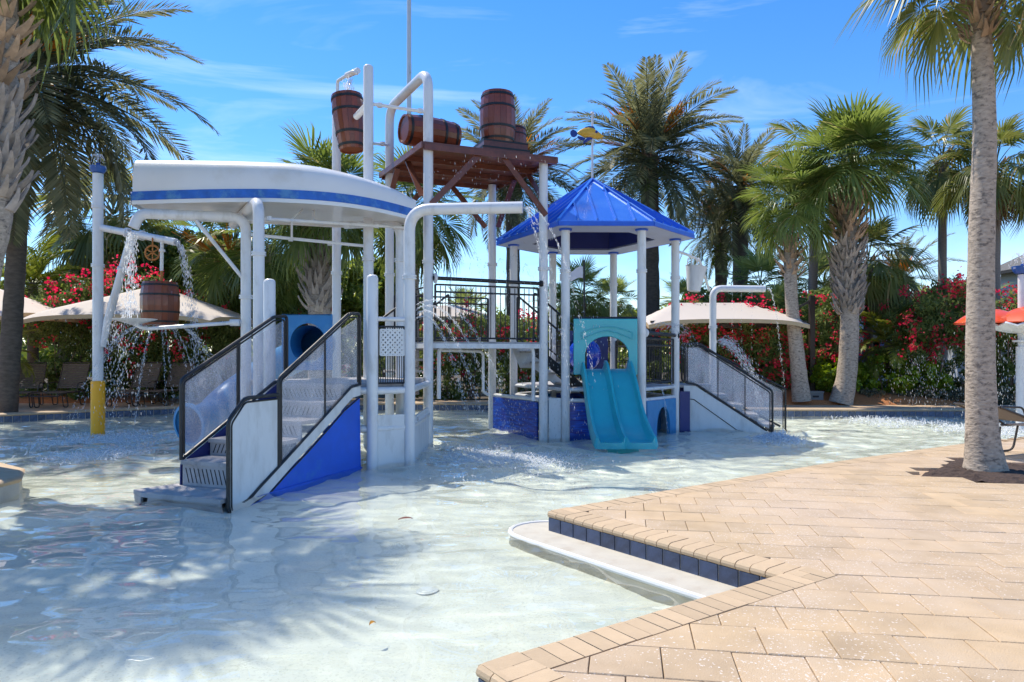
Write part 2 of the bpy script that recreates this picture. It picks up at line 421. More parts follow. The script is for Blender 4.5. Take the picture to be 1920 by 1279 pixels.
# ------------------------------------------------------------------ the setting: pool, deck, ground
DZ = .19                                              # top of the pavers over the water
C1, C2, C3 = Vector((.311, 5.86)), Vector((1.62, 4.19)), Vector((-.135, 2.97))
DA = Vector((.818, .575)); DB = Vector((.617, -.787))
POOL = [C3, C2, C1, (2.49,7.48), (4.23,8.73), (6.67,10.29), (9.3,11.75), (12.5,13.0), (15.5,14.1), (15.8,15.6), (14.5,16.4),
        (11.9,16.5), (9.0,16.5), (6.5,16.6), (3.6,17.3), (.5,18.3), (-2.5,18.6), (-5.5,18.2), (-8.1,17.3), (-9.7,16.3), (-11.2,15.0), (-12.5,13.0),
        (-13,10.5), (-12,8.95), (-6.9,8.75), (-6.2,8.5), (-5.6,8.05), (-5.25,7.5), (-5.25,6.95), (-5.6,6.4), (-6.2,6.05), (-7,5.85), (-10,4.5), (-10,-1.5), (2.0,-1.5), (2.6,-.52)]
POOL = [Vector((p[0], p[1])) for p in POOL]
OUTER = [Vector(p) for p in ((30,-14), (30,18.2), (6,18.2), (3.5,19), (.5,20), (-2.5,20.2), (-5.5,19.9), (-8.5,19.3), (-12,19.0), (-30,18.5), (-30,-14))]
def ring_sheet(name, outer, hole, z, m, kind='structure', wall=None):
    o3 = [Vector((p[0], p[1], z)) for p in outer]; h3 = [Vector((p[0], p[1], z)) for p in hole]
    tr = tessellate_polygon([o3, h3]); V = o3 + h3; F = [tuple(t) for t in tr]
    mb = MB(); mb.add(V, F)
    o = mb.build(name, m)
    if kind: o['kind'] = kind
    return o
deck = ring_sheet('pool_deck', OUTER, POOL, DZ - .035, M['deckfar'])
ORIG[deck.name] = Vector((0,0,0))
big = [Vector(p) for p in ((-1500,-600), (1500,-600), (1500,2500), (-1500,2500))]
inner = [Vector((p[0]*.995, p[1] - (.05 if p[1] > 0 else -.05))) for p in OUTER]
ring_sheet('ground', big, inner, .12, M['soil'])
# pool walls
mb = MB()
n = len(POOL)
for i in range(n):
    a, b = POOL[i], POOL[(i + 1) % n]
    mb.add([(a.x,a.y,-.5), (b.x,b.y,-.5), (b.x,b.y,DZ-.036), (a.x,a.y,DZ-.036)], [(0,1,2,3)])
pw = mb.build('pool_wall', M['grout']); pw['kind'] = 'structure'; pw.cycles.is_caustics_receiver = True
ORIG[pw.name] = Vector((0,0,0))
# pool floor
mb = MB(); mb.add([(-16,-3,-.23), (17,-3,-.23), (17,20,-.26), (-16,20,-.26)], [(0,1,2,3)])
fl = mb.build('pool_floor', M['floor']); fl['kind'] = 'structure'; fl.cycles.is_caustics_receiver = True
# water surface: real ripples
def water_z(X, Y):
    r = np.random.default_rng(3); Z = np.zeros_like(X)
    S = np.zeros_like(X)
    for i in range(46):
        lam = .13 * 1.065 ** i * r.uniform(.92, 1.08); k = 2 * PI / lam; a = r.normal(1.45, .62); ph = r.uniform(0, 6.28)
        Z += .00165 * (lam / .13) ** .80 * np.sin(k * (X * math.cos(a) + Y * math.sin(a)) + ph)
    for (cx, cy, R, s) in ((-.2,10.0,2.2,1.0), (-6.6,12.0,2.4,.9), (4.6,12.4,1.6,.7), (1.5,10.6,1.6,.6), (-1.6,12.5,2.5,.7), (9,13,2.5,.5), (7,14.5,2,.5)):
        S += s * np.exp(-((X - cx) ** 2 + (Y - cy) ** 2) / R ** 2)
    amp = .42 + .36 / (1 + np.exp(-(Y - 7.2) * 1.1)) + .75 * S
    return Z * .50 * amp
def water_sheet():
    xs = np.arange(-14, 17, .05); ys = np.arange(-2, 19.2, .05)
    X, Y = np.meshgrid(xs, ys); V = np.stack([X, Y, water_z(X, Y)], -1).reshape(-1, 3)
    nx, ny = len(xs), len(ys)
    i = np.arange(nx - 1)[None, :] + np.arange(ny - 1)[:, None] * nx
    F = np.stack([i, i + 1, i + nx + 1, i + nx], -1).reshape(-1, 4)
    me = np_mesh('pool_water', V, F, M['water'], True)
    o = bpy.data.objects.new('pool_water', me); COL.objects.link(o); o['kind'] = 'structure'
    o.cycles.is_caustics_caster = True
water_sheet()
# coping bricks and wall tiles along the near edges
def brick_mesh(w, d=.225, h=.055):
    mb = MB(); prof = [(d-.0, -h), (d, 0), (.045, 0), (.022, -.004), (.006, -.014), (0, -.03), (.006, -.046), (.02, -h)]
    g = .003
    V = [(g, p[0], p[1]) for p in prof] + [(w - g, p[0], p[1]) for p in prof]; k = len(prof)
    mb.add(V, [tuple(range(k)), tuple(range(2*k-1, k-1, -1))] + [(i, k+i, k+(i+1) % k, (i+1) % k) for i in range(k)])
    return mb.build('coping_brick_tmp', M['coping'])
def inst(me, name, parent, loc, rz=0, scale=None):
    o = bpy.data.objects.new(name, me); COL.objects.link(o); o.parent = parent; o.location = loc; o.rotation_euler = (0, 0, rz)
    if scale: o.scale = scale
    return o
_t = brick_mesh(.104); BRICK = _t.data; bpy.data.objects.remove(_t)
_t = MB().box((.076, 0, .062), (.146, .014, .142)).build('t', M['tile']); TILE = _t.data; bpy.data.objects.remove(_t)
def coping_run(a, b, w=.104, skip=0.0, end=0.0):
    """bricks from a to b, the deck lies to the left of a->b"""
    a, b = Vector(a), Vector(b); d = (b - a); L = d.length; d.normalize(); nl = Vector((-d.y, d.x)); ang = math.atan2(d.y, d.x)
    k = int(round((L - skip - end) / w)); sw = (L - skip - end) / max(k, 1)
    for i in range(k):
        p = a + d * (skip + i * sw) - nl * .025
        inst(BRICK, 'coping_brick', deck, (p.x, p.y, DZ + random.uniform(-.0015, .0015)), ang + random.uniform(-.006, .006), (sw / w, 1, 1))
def tile_run(a, b, w=.153, gapz=0.0):
    a, b = Vector(a), Vector(b); d = (b - a); L = d.length; d.normalize(); nl = Vector((-d.y, d.x)); ang = math.atan2(d.y, d.x)
    k = max(1, int(round(L / w))); sw = L / k
    for i in range(k):
        p = a + d * (i * sw) - nl * .004
        inst(TILE, 'tile', pw, (p.x, p.y, gapz), ang, (sw / w * .965, 1, 1))
# travelling the pool outline so that the deck lies on the left: C2->C3 etc. are walked backwards
coping_run(C1, C2 + DB * .10)
coping_run(C2 + DA * .22, C3)
P6 = [Vector(p) for p in ((6.67,10.29), (4.23,8.73), (2.49,7.48))]
coping_run(P6[0], P6[1]); coping_run(P6[1], P6[2]); coping_run(P6[2], C1)
coping_run(Vector((12.5,13.0)), Vector((9.3,11.75)), .3); coping_run(Vector((9.3,11.75)), P6[0], .3)
coping_run(C3, Vector((2.6,-.52)))
tile_run(C1, C2); tile_run(C3, Vector((2.6,-.52)))
# far edges: one long bullnose strip, tiles piece by piece
def strip(pts, d=.32, h=.06):
    mb = MB(); prof = [(d, -h), (d, 0), (.045, 0), (.01, -.014), (0, -.03), (.01, -.05), (.03, -h)]
    k = len(prof); V = []
    for i, p in enumerate(pts):
        t = (pts[min(i+1, len(pts)-1)] - pts[max(i-1, 0)]).normalized(); nl = Vector((-t.y, t.x))
        for q, z in prof: V.append((p.x + nl.x*(q-.03), p.y + nl.y*(q-.03), DZ + z))
    F = []
    for i in range(len(pts) - 1):
        for j in range(k): F.append((i*k+j, i*k+(j+1) % k, (i+1)*k+(j+1) % k, (i+1)*k+j))
    mb.add(V, F); return mb
far = [Vector(p) for p in POOL[9:24]][::-1]
strip(far).build('far_coping', M['coping'], deck, True)
for i in range(len(far) - 1): tile_run(far[i], far[i+1])
isl = [Vector(p) for p in POOL[23:33]][::-1]
strip(isl, .34, .07).build('planter_coping', M['coping'], deck, True)
# pale submerged step that follows the near wall
def ledge(name, pts, out, r0, z, closed_end):
    pass
nB = Vector((-DB.y, DB.x)) * -1                      # out of the deck, over the water, from edge C1-C2
def ledge_poly():
    a, b = C1, C2
    pts = [b + nB * -.05, b + nB * .33]
    pts += [a + DB * .10 + nB * .34]
    for k in range(9):
        t = PI / 2 * k / 8 * 1.5
        v = nB * math.cos(t) - DB * math.sin(t)
        pts.append(a + nB * .02 + v * .31)
    pts += [a + DA * .12 - DB * .02]
    return pts
lp = ledge_poly()
mb = MB(); mb.prism([(p.x, p.y, .024) for p in lp], (0, 0, -.3))
lo_ = mb.build('pool_step', M['grout']); tag(lo_, kind='structure'); lo_.cycles.is_caustics_receiver = True
mb = MB(); mb.tube([(p.x, p.y, .016) for p in lp[1:]], .022, 8)
M['nosing'] = mat('white_step_nosing', (.70,.69,.66), .5, .05, 8)
mb.build('step_nosing', M['nosing'], lo_, True)
lp2 = [C3 + DB * 2.5, C3 - DB*.02, C3 + DA * 1.9, C3 + DA * 1.9 + Vector((-DA.y, DA.x)) * .05, C3 + Vector((-DA.y, DA.x)) * .06, C3 - DA*.16 + Vector((-DA.y, DA.x)) * .02, C3 - DA*.30 - Vector((-DA.y, DA.x)) * .14, C3 + DB*.5 - DA*.36, C3 + DB * 2.5 - DA * .36]
mb = MB(); mb.prism([(p.x, p.y, .024) for p in lp2], (0, 0, -.3))
o = mb.build('pool_step', M['grout']); tag(o, kind='structure'); o.cycles.is_caustics_receiver = True
# pavers, laid at 45 degrees to the coping
UP, VP_ = Vector((.9872, -.1595)), Vector((.1595, .9872))
def half(poly, p, nrm):
    out = []
    for i in range(len(poly)):
        a, b = poly[i], poly[(i+1) % len(poly)]; da, db = (a - p).dot(nrm), (b - p).dot(nrm)
        if da >= 0: out.append(a)
        if (da >= 0) != (db >= 0): out.append(a + (b - a) * (da / (da - db)))
    return out
def area(p): return abs(sum(p[i].x*p[(i+1) % len(p)].y - p[(i+1) % len(p)].x*p[i].y for i in range(len(p)))) / 2
nA = Vector((DA.y, -DA.x)); nBin = Vector((-DB.y, DB.x)); CW = .199
bis = (nA + nBin).normalized(); bn = Vector((-bis.y, bis.x))
Aseg = [C1, Vector((2.49,7.48)), Vector((4.23,8.73)), Vector((6.67,10.29)), Vector((9.3,11.75)), Vector((12.5,13))]
PITC, PITR = .305, .305
MPIT = Vector((6.62 - .55, 7.15)); 
mulch_quad = [Vector(p) for p in ((4.42,7.62), (5.35,6.85), (6.4,8.0), (5.45,8.80))]
def inside(poly, p):
    s = [((poly[(i+1) % 4] - poly[i]).x*(p - poly[i]).y - (poly[(i+1) % 4] - poly[i]).y*(p - poly[i]).x) > 0 for i in range(4)]
    return all(s) or not any(s)
pav = []
for r in range(-40, 60):
    for c in range(-40, 60):
        ctr = UP * ((c + .5 * (r % 2)) * PITC) + VP_ * (r * PITR)
        if ctr.y < 1.2 or ctr.y > 12 or ctr.x > 9 or ctr.x < -1 or abs(ctr.x) > ctr.y * .80 + .3: continue
        g = .0022
        q = [ctr + UP * sx * (PITC/2 - g) + VP_ * sy * (PITR/2 - g) for sx, sy in ((-1,-1), (1,-1), (1,1), (-1,1))]
        if (ctr - C2).dot(bn) > 0:
            q = half(q, C1 + nBin * CW, nBin)
            for i in range(len(Aseg) - 1):
                d = (Aseg[i+1] - Aseg[i]).normalized(); nn = Vector((d.y, -d.x))
                if q: q = half(q, Aseg[i] + nn * CW, nn)
        else:
            q = half(q, C2 + nA * CW, nA)
            if q: q = half(q, C3 + nBin * CW, nBin)
        if not q or area(q) < .002 or inside(mulch_quad, ctr): continue
        pav.append((ctr.length, q))
pav.sort(key=lambda t: t[0])
def paver_geo(mb, q, h):
    cx = sum((p for p in q), Vector((0,0))) / len(q); n_ = len(q); b = .004
    top = [cx + (p - cx) * (1 - b / max(.02, (p - cx).length) * 1.2) for p in q]
    tz = [h + random.uniform(-.0008, .0008) for _ in q]
    V = [(p.x, p.y, DZ - .034) for p in q] + [(p.x, p.y, h - .004) for p in q] + [(p.x, p.y, z) for p, z in zip(top, tz)]
    F = [(i, (i+1) % n_, n_+(i+1) % n_, n_+i) for i in range(n_)] + [(n_+i, n_+(i+1) % n_, 2*n_+(i+1) % n_, 2*n_+i) for i in range(n_)] + [tuple(2*n_+i for i in range(n_))]
    mb.add(V, F)
rest = MB()
for k, (d_, q) in enumerate(pav):
    h = DZ + random.uniform(-.0025, .0015)
    if k < 300:
        mb = MB(); paver_geo(mb, q, h); mb.build('paver', M['paver'], deck)
    else: paver_geo(rest, q, h)
if rest.v:
    o = rest.build('far_pavers', M['paver'], deck); o['kind'] = 'stuff'
print('pavers', len(pav))
# planting beds
def mound(name, cx, cy, rx, ry, h, m, z0=.13, rz=0, seed=1, label=None, cat=None):
    r = np.random.default_rng(seed); nr, na = 9, 44; V = [(cx, cy, z0 + h)]; F = []
    for i in range(1, nr + 1):
        t = i / nr
        for k in range(na):
            a = 2*PI*k/na; x = rx*t*math.cos(a); y = ry*t*math.sin(a)
            z = z0 + h*(1-t*t) + (r.normal(0, h*.06) if i < nr else -.04)
            V.append((cx + x*math.cos(rz) - y*math.sin(rz), cy + x*math.sin(rz) + y*math.cos(rz), z))
    for k in range(na): F.append((0, 1+k, 1+(k+1) % na))
    for i in range(nr-1):
        for k in range(na):
            k2 = (k+1) % na; F.append((1+i*na+k, 1+(i+1)*na+k, 1+(i+1)*na+k2, 1+i*na+k2))
    mb = MB(); mb.add(V, F); o = mb.build(name, m, None, True); tag(o, kind='structure'); return o
mound('mulch_bed', 8.8, 19.6, 4.8, 1.45, .34, M['mulch_red'], .15, seed=2)
mound('mulch_bed', -13.2, 20.0, 4.0, 1.3, .25, M['mulch_red'], .13, seed=3)
mb = MB(); mq = [(p.x, p.y) for p in mulch_quad]
N_ = 26; r = np.random.default_rng(5); V = []; F = []
for i in range(N_+1):
    for j in range(N_+1):
        u_, v_ = i/N_, j/N_
        p = (mulch_quad[0]*(1-u_)*(1-v_) + mulch_quad[1]*u_*(1-v_) + mulch_quad[2]*u_*v_ + mulch_quad[3]*(1-u_)*v_)
        e = min(u_, 1-u_, v_, 1-v_)
        V.append((p.x, p.y, DZ - .02 + min(e*.3, .035) + r.normal(0, .007)))
for i in range(N_):
    for j in range(N_): a = i*(N_+1)+j; F.append((a, a+1, a+N_+2, a+N_+1))
mb.add(V, F); o = mb.build('tree_pit', M['mulch'], None, False); tag(o, kind='structure')
# floor drain and drifting leaves
t = thing('floor_drain', 'round white drain cover set in the pale pool floor', 'drain', (-.56, 4.66, -.23))
MB().lathe([(.075,0), (.075,.012), (.068,.018), (.05,.019)], (-.56,4.66,-.23), 24).build('drain_ring', M['drain'], t, True)
MB().lathe([(.048,.0), (.048,.024), (.04,.027)], (-.56,4.66,-.23), 20).build('drain_cap', M['drain'], t, True)
def leaf(name, label, p, L, w, rz, m):
    mb = MB(); V = []; k = 7
    for i in range(k):
        s = i/(k-1); ww = w*math.sin(PI*min(1, s*.97+.02))**.8; z = .012*math.sin(s*3) + .004
        for q in (-1, 0, 1): V.append((s*L - L/2, q*ww, z + abs(q)*.006))
    F = [(i*3+j, i*3+j+1, i*3+j+4, i*3+j+3) for i in range(k-1) for j in (0, 1)]
    mb.add(V, F); o = mb.build(name, m, None, True); o.location = p; o.rotation_euler = (.1, 0, rz); tag(o, label, 'leaf'); return o
leaf('fallen_leaf', 'dark red leaf floating on the water in front of the stairs', (-.95, 6.28, .012), .13, .025, .3, M['leafred'])
leaf('fallen_leaf', 'small yellow leaf lying in the clear water near the drain', (-.77, 3.88, -.0), .045, .013, .9, M['leaforange'])

# ------------------------------------------------------------------ play structure
def V2(x, y, z): return Vector((x, y, z))
def post(mb, x, y, z0, z1, r=.076, dome=True):
    prof = [(r, z0), (r, z1 - (.05 if dome else 0))]
    if dome: prof += [(r*.93, z1-.025), (r*.7, z1-.008), (r*.35, z1)]
    mb.lathe(prof, (x, y, 0), 20)
def collar(mb, x, y, z, r=.076):
    mb.lathe([(r+.002, z-.03), (r+.022, z-.028), (r+.022, z-.008), (r+.012, z-.006), (r+.012, z+.006), (r+.022, z+.008), (r+.022, z+.028), (r+.002, z+.03)], (x, y, 0), 20, cap=False)
def collars(parent, items, m_='white'):
    for it in items:
        mb = MB(); collar(mb, *it); mb.build('collar', M[m_], parent, True)
def clamp(mb, p, r):
    mb.lathe([(r, -.03), (r*1.55, -.03), (r*1.55, .03), (r, .03)], p, 12, cap=False)
def rail(mb, pts, r=.02, rr=.05): mb.tube(arc(pts, rr, 4), r, 8)

# --- left staircase
S0, SD, SN = Vector((-2.79, 6.92, 0)), Vector((.345, .938, 0)), Vector((-.938, .345, 0))
def S(t, w, z): return S0 + SD * t + SN * w + Vector((0, 0, z))
st = thing('staircase', 'grey step staircase with black rails and clear panels beside the blue panel', 'staircase', S(1.2, .5, 0))
SW = 1.02
tread_z = [.07, .34, .53, .72, .91, 1.1]; tread_t = [-.08, .40, .80, 1.20, 1.60, 2.0]
for k in range(6):
    t0 = tread_t[k]; t1 = tread_t[k+1] if k < 5 else 2.42; z = tread_z[k]
    mb = MB()
    if k == 0:
        mb.prism([S(-.08, .03, z-.045), S(-.08, 1.05, z-.045), S(.02, 1.26, z-.045), S(.45, 1.10, z-.045), S(.45, .03, z-.045)], (0, 0, .045))
    else:
        mb.prism([S(t0-.02, .03, z-.045), S(t0-.02, SW-.03, z-.045), S(t1+.02, SW-.03, z-.045), S(t1+.02, .03, z-.045)], (0, 0, .045))
    tr = mb.build('tread', M['tread'], st)
    g = MB()                                          # ribs of the grip surface
    for q in range(9):
        tt = t0 + .02 + (t1 - t0 - .06) * q / 9
        g.beam(S(tt, .06, z+.002), S(tt, SW-.06, z+.002), .016, .006)
    g.build('grip_rib', M['tread'], tr)
    mb = MB(); zb = (tread_z[k-1] if k else -.25)
    if k == 0: mb.prism([S(-.06, .04, -.25), S(-.06, .98, -.25), S(-.06, .98, z-.046), S(-.06, .04, z-.046)], SD * .02)
    else: mb.prism([S(t0, .04, zb+.001), S(t0, SW-.04, zb+.001), S(t0, SW-.04, z-.046), S(t0, .04, z-.046)], SD * .02)
    rz_ = mb.build('riser', M['tread'], st)
    if k:
        g = MB(); h = z - .05 - zb
        for q in range(15):
            w0 = .10 + q * .056
            sg = 1 if k % 2 else -1
            c0, c1 = w0, w0 + .045
            a, b = (c0, c1) if sg > 0 else (c1, c0)
            g.prism([S(t0-.0015, a, zb+.03), S(t0-.0015, a+.013, zb+.03), S(t0-.0015, b+.013, zb+.03+h*.72), S(t0-.0015, b, zb+.03+h*.72)], SD * .0012)
        g.build('slot', M['dark'], rz_)
mb = MB(); mb.prism([S(-.08, 1.05, -.25), S(.02, 1.25, -.25), S(.02, 1.25, .022), S(-.08, 1.05, .022)], SD * .03); mb.prism([S(.02, 1.24, -.25), S(.45, 1.09, -.25), S(.45, 1.09, .022), S(.02, 1.24, .022)], SN * -.02)
mb.build('step_skirt', M['tread'], st)
# right side panels
mb = MB(); mb.prism([S(.02, .0, -.25), S(.02, .0, .81), S(.24, .0, 1.01), S(.74, .0, 1.01), S(.74, .0, .27), S(.22, .0, -.01), S(.16, .0, -.25)], SN * .02); mb.build('side_panel', M['panel'], st)
mb = MB(); mb.prism([S(.20, .0, -.04), S(.75, .0, .26), S(2.15, .0, 1.05), S(2.38, .0, 1.07), S(2.38, .0, .95), S(2.2, .0, .93), S(.62, .0, .03), S(.30, .0, -.25), S(.15, .0, -.25)], SN * .018); mb.build('stringer', M['panel'], st)
ed = [S(.60, -.002, .0), S(.9, -.002, .17), S(1.25, -.002, .35), S(1.6, -.002, .545), S(2.0, -.002, .775), S(2.37, -.002, .93)]
mb = MB(); mb.prism([S(.30, .004, -.25)] + [S((p - S0).dot(SD), .004, p.z) for p in ed] + [S(2.40, .004, -.25)], SN * .02); bp = mb.build('blue_panel', M['blue'], st)
mb = MB(); mb.tube([S(.36, -.006, -.2)] + [p for p in ed], .009, 6); mb.build('panel_edge_trim', M['black'], st)
mb = MB(); mb.prism([S(.4, -.012, -.03), S(2.40, -.012, -.03), S(2.40, -.012, .02), S(.62, -.012, .02)], SN * .012); mb.build('base_trim', M['blue'], st)
def frame_rail(pts_out, pts_in, name, ro=.022, ri=.011):
    mb = MB(); rail(mb, pts_out, ro, .06); rail(mb, pts_in, ri, .04); return mb.build(name, M['black'], st, True)
frame_rail([S(0, 0, -.25), S(0, 0, .83), S(.23, 0, 1.04), S(.76, 0, 1.05)], [S(.045, 0, -.2), S(.045, 0, .80), S(.24, 0, 1.0), S(.75, 0, 1.005)], 'front_rail')
mb = MB(); rail(mb, [S(.20, -.01, -.05), S(.42, -.01, .09), S(.755, -.01, .275), S(2.15, -.01, 1.07), S(2.36, -.01, 1.10)], .016, .05); mb.build('stringer_rail', M['black'], st, True)
frame_rail([S(.757, 0, .28), S(.757, 0, 1.22), S(2.12, 0, 2.0), S(2.36, 0, 2.01), S(2.36, 0, 1.08)], [S(.80, 0, .32), S(.80, 0, 1.20), S(2.12, 0, 1.95), S(2.31, 0, 1.96), S(2.31, 0, 1.12)], 'handrail')
mb = MB(); rail(mb, [S(1.60, 0, .76), S(1.60, 0, 1.70)], .014); mb.build('mid_bar', M['black'], st, True)
for (a, za, zb, b, zc, zd) in ((.80, .32, 1.18, 1.59, .76, 1.64), (1.61, .78, 1.65, 2.30, 1.10, 1.95)):
    mb = MB(); mb.prism([S(a, 0, za), S(b, 0, zc), S(b, 0, zd), S(a, 0, zb)], SN * .006); mb.build('clear_panel', M['clear'], st)
# left side
frame_rail([S(.42, SW, .34), S(.42, SW, 1.21), S(1.95, SW, 1.97), S(2.2, SW, 1.99), S(2.2, SW, 1.15), S(1.95, SW, 1.12), S(.42, SW, .34)], [S(.46, SW, .40), S(.46, SW, 1.18), S(1.95, SW, 1.92), S(2.15, SW, 1.94), S(2.15, SW, 1.2)], 'handrail')
mb = MB(); rail(mb, [S(1.28, SW, .80), S(1.28, SW, 1.62)], .014); rail(mb, [S(1.31, SW, .80), S(1.31, SW, 1.62)], .011); mb.build('mid_bar', M['black'], st, True)
for (a, za, zb, b, zc, zd) in ((.46, .39, 1.17, 1.27, .77, 1.56), (1.32, .80, 1.58, 2.14, 1.14, 1.93)):
    mb = MB(); mb.prism([S(a, SW, za), S(b, SW, zc), S(b, SW, zd), S(a, SW, zb)], SN * .006); mb.build('clear_panel', M['clear'], st)
mb = MB(); mb.prism([S(.38, SW-.02, -.25), S(.40, SW-.02, .30), S(2.0, SW-.02, 1.10), S(2.38, SW-.02, 1.10), S(2.38, SW-.02, -.25)], SN * .015); mb.build('stringer', M['navy'], st)

# --- landing deck
ld = thing('landing_deck', 'white landing deck with short capped posts at the top of the left staircase', 'platform', (-2.4, 10.0, 0))
pl = [(-3.24, 9.27), (-1.86, 9.32), (-1.42, 9.56), (-1.45, 11.6), (-2.4, 11.9), (-3.95, 10.6)]
mb = MB(); mb.prism([(x, y, 1.02) for x, y in pl], (0, 0, .075)); mb.build('deck_plate', M['tread'], ld)
for (x, y, z1) in ((-3.17, 9.2, 2.47), (-1.835, 9.25, 2.53)):
    mb = MB(); post(mb, x, y, -.25, z1); mb.build('post', M['white'], ld, True)
mb = MB()
for z in (1.0, .50): mb.tube([(-3.17, 9.25, z), (-1.84, 9.27, z), (-1.385, 9.5, z), (-1.386, 11.6, z)], .05, 12)
mb.build('deck_beam', M['white'], ld, True)
mb = MB(); mb.tube([(-1.83, 9.25, 1.95), (-1.40, 9.49, 1.95)], .03, 10); mb.build('gate_bar', M['white'], ld, True)
ga, gb = Vector((-1.765, 9.29, 0)), Vector((-1.45, 9.455, 0)); gd = gb - ga
gt = MB()
rail(gt, [ga + V2(0,0,1.10), ga + V2(0,0,1.85), gb + V2(0,0,1.85), gb + V2(0,0,1.10), ga + V2(0,0,1.10)], .013, .01)
gate = gt.build('grille', M['black'], ld, True)
for k in range(1, 11):
    p = ga + gd * (k / 11); mb = MB(); mb.tube([p + V2(0,0,1.10), p + V2(0,0,1.85)], .006, 6); mb.build('grille_bar', M['black'], gate)
lm = MB(); nrm = Vector((gd.y, -gd.x, 0)).normalized()
la, lb = ga + gd*.06 + nrm*.02, gb - gd*.02 + nrm*.02
nl_ = 7; W_, H_ = (lb-la).length, .34; z0 = 1.47; ud = (lb-la).normalized()
for k in range(-nl_, nl_ + 1):
    for sg in (1, -1):
        seg = []
        for q in range(41):
            u_ = W_ * q / 40; z = sg * u_ + k * .066 + (0 if sg > 0 else H_)
            if 0 <= z <= H_: seg.append((u_, z))
        if len(seg) > 2:
            off = nrm * (.004 if sg > 0 else .0)
            lm.beam(la + ud*seg[0][0] + V2(0,0,z0+seg[0][1]) + off, la + ud*seg[-1][0] + V2(0,0,z0+seg[-1][1]) + off, .004, .026, up=nrm.cross(ud + V2(0,0,sg)))
for (p, q) in (((0,0), (W_,0)), ((0,H_), (W_,H_)), ((0,0), (0,H_)), ((W_,0), (W_,H_))):
    lm.beam(la + ud*p[0] + V2(0,0,z0+p[1]) + nrm*.003, la + ud*q[0] + V2(0,0,z0+q[1]) + nrm*.003, .012, .018)
lm.build('lattice_panel', M['panel'], ld)
mb = MB(); mb.prism([ga + V2(-.01,0,-.2), gb + V2(0,0,-.2), gb + V2(0,0,.68), ga + V2(-.01,0,.68)], nrm*.02); mb.build('skirt_panel', M['panel'], ld)
mb = MB(); mb.prism([(-1.35, 9.6, -.2), (-1.36, 11.5, -.2), (-1.36, 11.5, .62), (-1.35, 9.6, .62)], (-.02, 0, 0)); mb.build('skirt_panel', M['panel'], ld)
mb = MB(); mb.tube([ga*.5 + gb*.5 + V2(-.1, .3, .62), ga*.5 + gb*.5 + V2(.25, .7, .55)], .035, 10); mb.build('drain_hose', M['tread'], ld, True)

# --- tube slide entered from the landing
ts = thing('tube_slide', 'light blue tube slide with a square entry panel behind the clear stair panel', 'slide', (-3.0, 11.0, 0))
Ya = 10.6; x0, x1 = wx(530, Ya), wx(622, Ya); z0, z1 = wz(693, Ya), wz(590, Ya); cxm, czm = wx(577, Ya), wz(643, Ya); R = 33 / FPX * Ya
def panel_hole(mb, x0, x1, z0, z1, cx, cz, rx, rz, y, th, n=28):
    ring = []; outer = []
    for k in range(n):
        a = 2*PI*k/n + PI/4; c, s = math.cos(a), math.sin(a); ring.append((cx + rx*c, cz + rz*s))
        m_ = max(abs(c), abs(s)); u, v = c/m_, s/m_
        outer.append((cx + (u*(x1-cx) if u > 0 else -u*(x0-cx)), cz + (v*(z1-cz) if v > 0 else -v*(z0-cz))))
    V = [(p[0], y, p[1]) for p in ring] + [(p[0], y, p[1]) for p in outer] + [(p[0], y+th, p[1]) for p in ring] + [(p[0], y+th, p[1]) for p in outer]
    F = []
    for k in range(n):
        j = (k+1) % n
        F += [(k, j, n+j, n+k), (2*n+k, 3*n+k, 3*n+j, 2*n+j), (k, 2*n+k, 2*n+j, j), (n+k, n+j, 3*n+j, 3*n+k)]
    mb.add(V, F)
mb = MB(); panel_hole(mb, x0, x1, z0, z1, cxm, czm, R, R*1.12, Ya, .06); mb.build('entry_panel', M['sky'], ts)
mb = MB()
mb.tube([(x0, Ya-.01, z0), (x0, Ya-.01, z1), (x1, Ya-.01, z1), (x1, Ya-.01, z0), (x0, Ya-.01, z0)], .014, 8); mb.build('panel_rim', M['sky'], ts, True)
mb = MB(); mb.tube(arc([(cxm, Ya+.03, czm), (cxm, Ya+.9, czm), (cxm-.9, Ya+1.3, czm-.35), (cxm-1.6, Ya+1.0, .75), (-4.72, 11.0, .47), (-4.86, 10.7, .42)], .5, 6), .27, 18, cap=False); mb.build('tube', M['sky'], ts, True)
mb = MB(); mb.lathe([(.27, -.1), (.29, -.02), (.33, .0), (.33, .04), (.28, .05)], (-4.87, 10.68, .42), 24, M=Vector((-.42, -.9, -.12)).to_track_quat('Z', 'Y').to_matrix(), cap=False); mb.build('exit_flange', M['sky'], ts, True)

# --- tall water spout beside the landing
sp = thing('water_spout', 'thick white pipe spout bending right above the landing gate', 'water spout', (-1.38, 9.5, 0))
zt = wz(393, 9.5)
mb = MB(); mb.tube(arc([(-1.385, 9.5, -.25), (-1.385, 9.5, zt), (wx(980, 9.36), 9.36, zt)], .30, 8), .078, 20); mb.build('pipe', M['white'], sp, True)
mb = MB(); collar(mb, -1.385, 9.5, wz(520, 9.5)); mb.build('collar', M['white'], sp, True)

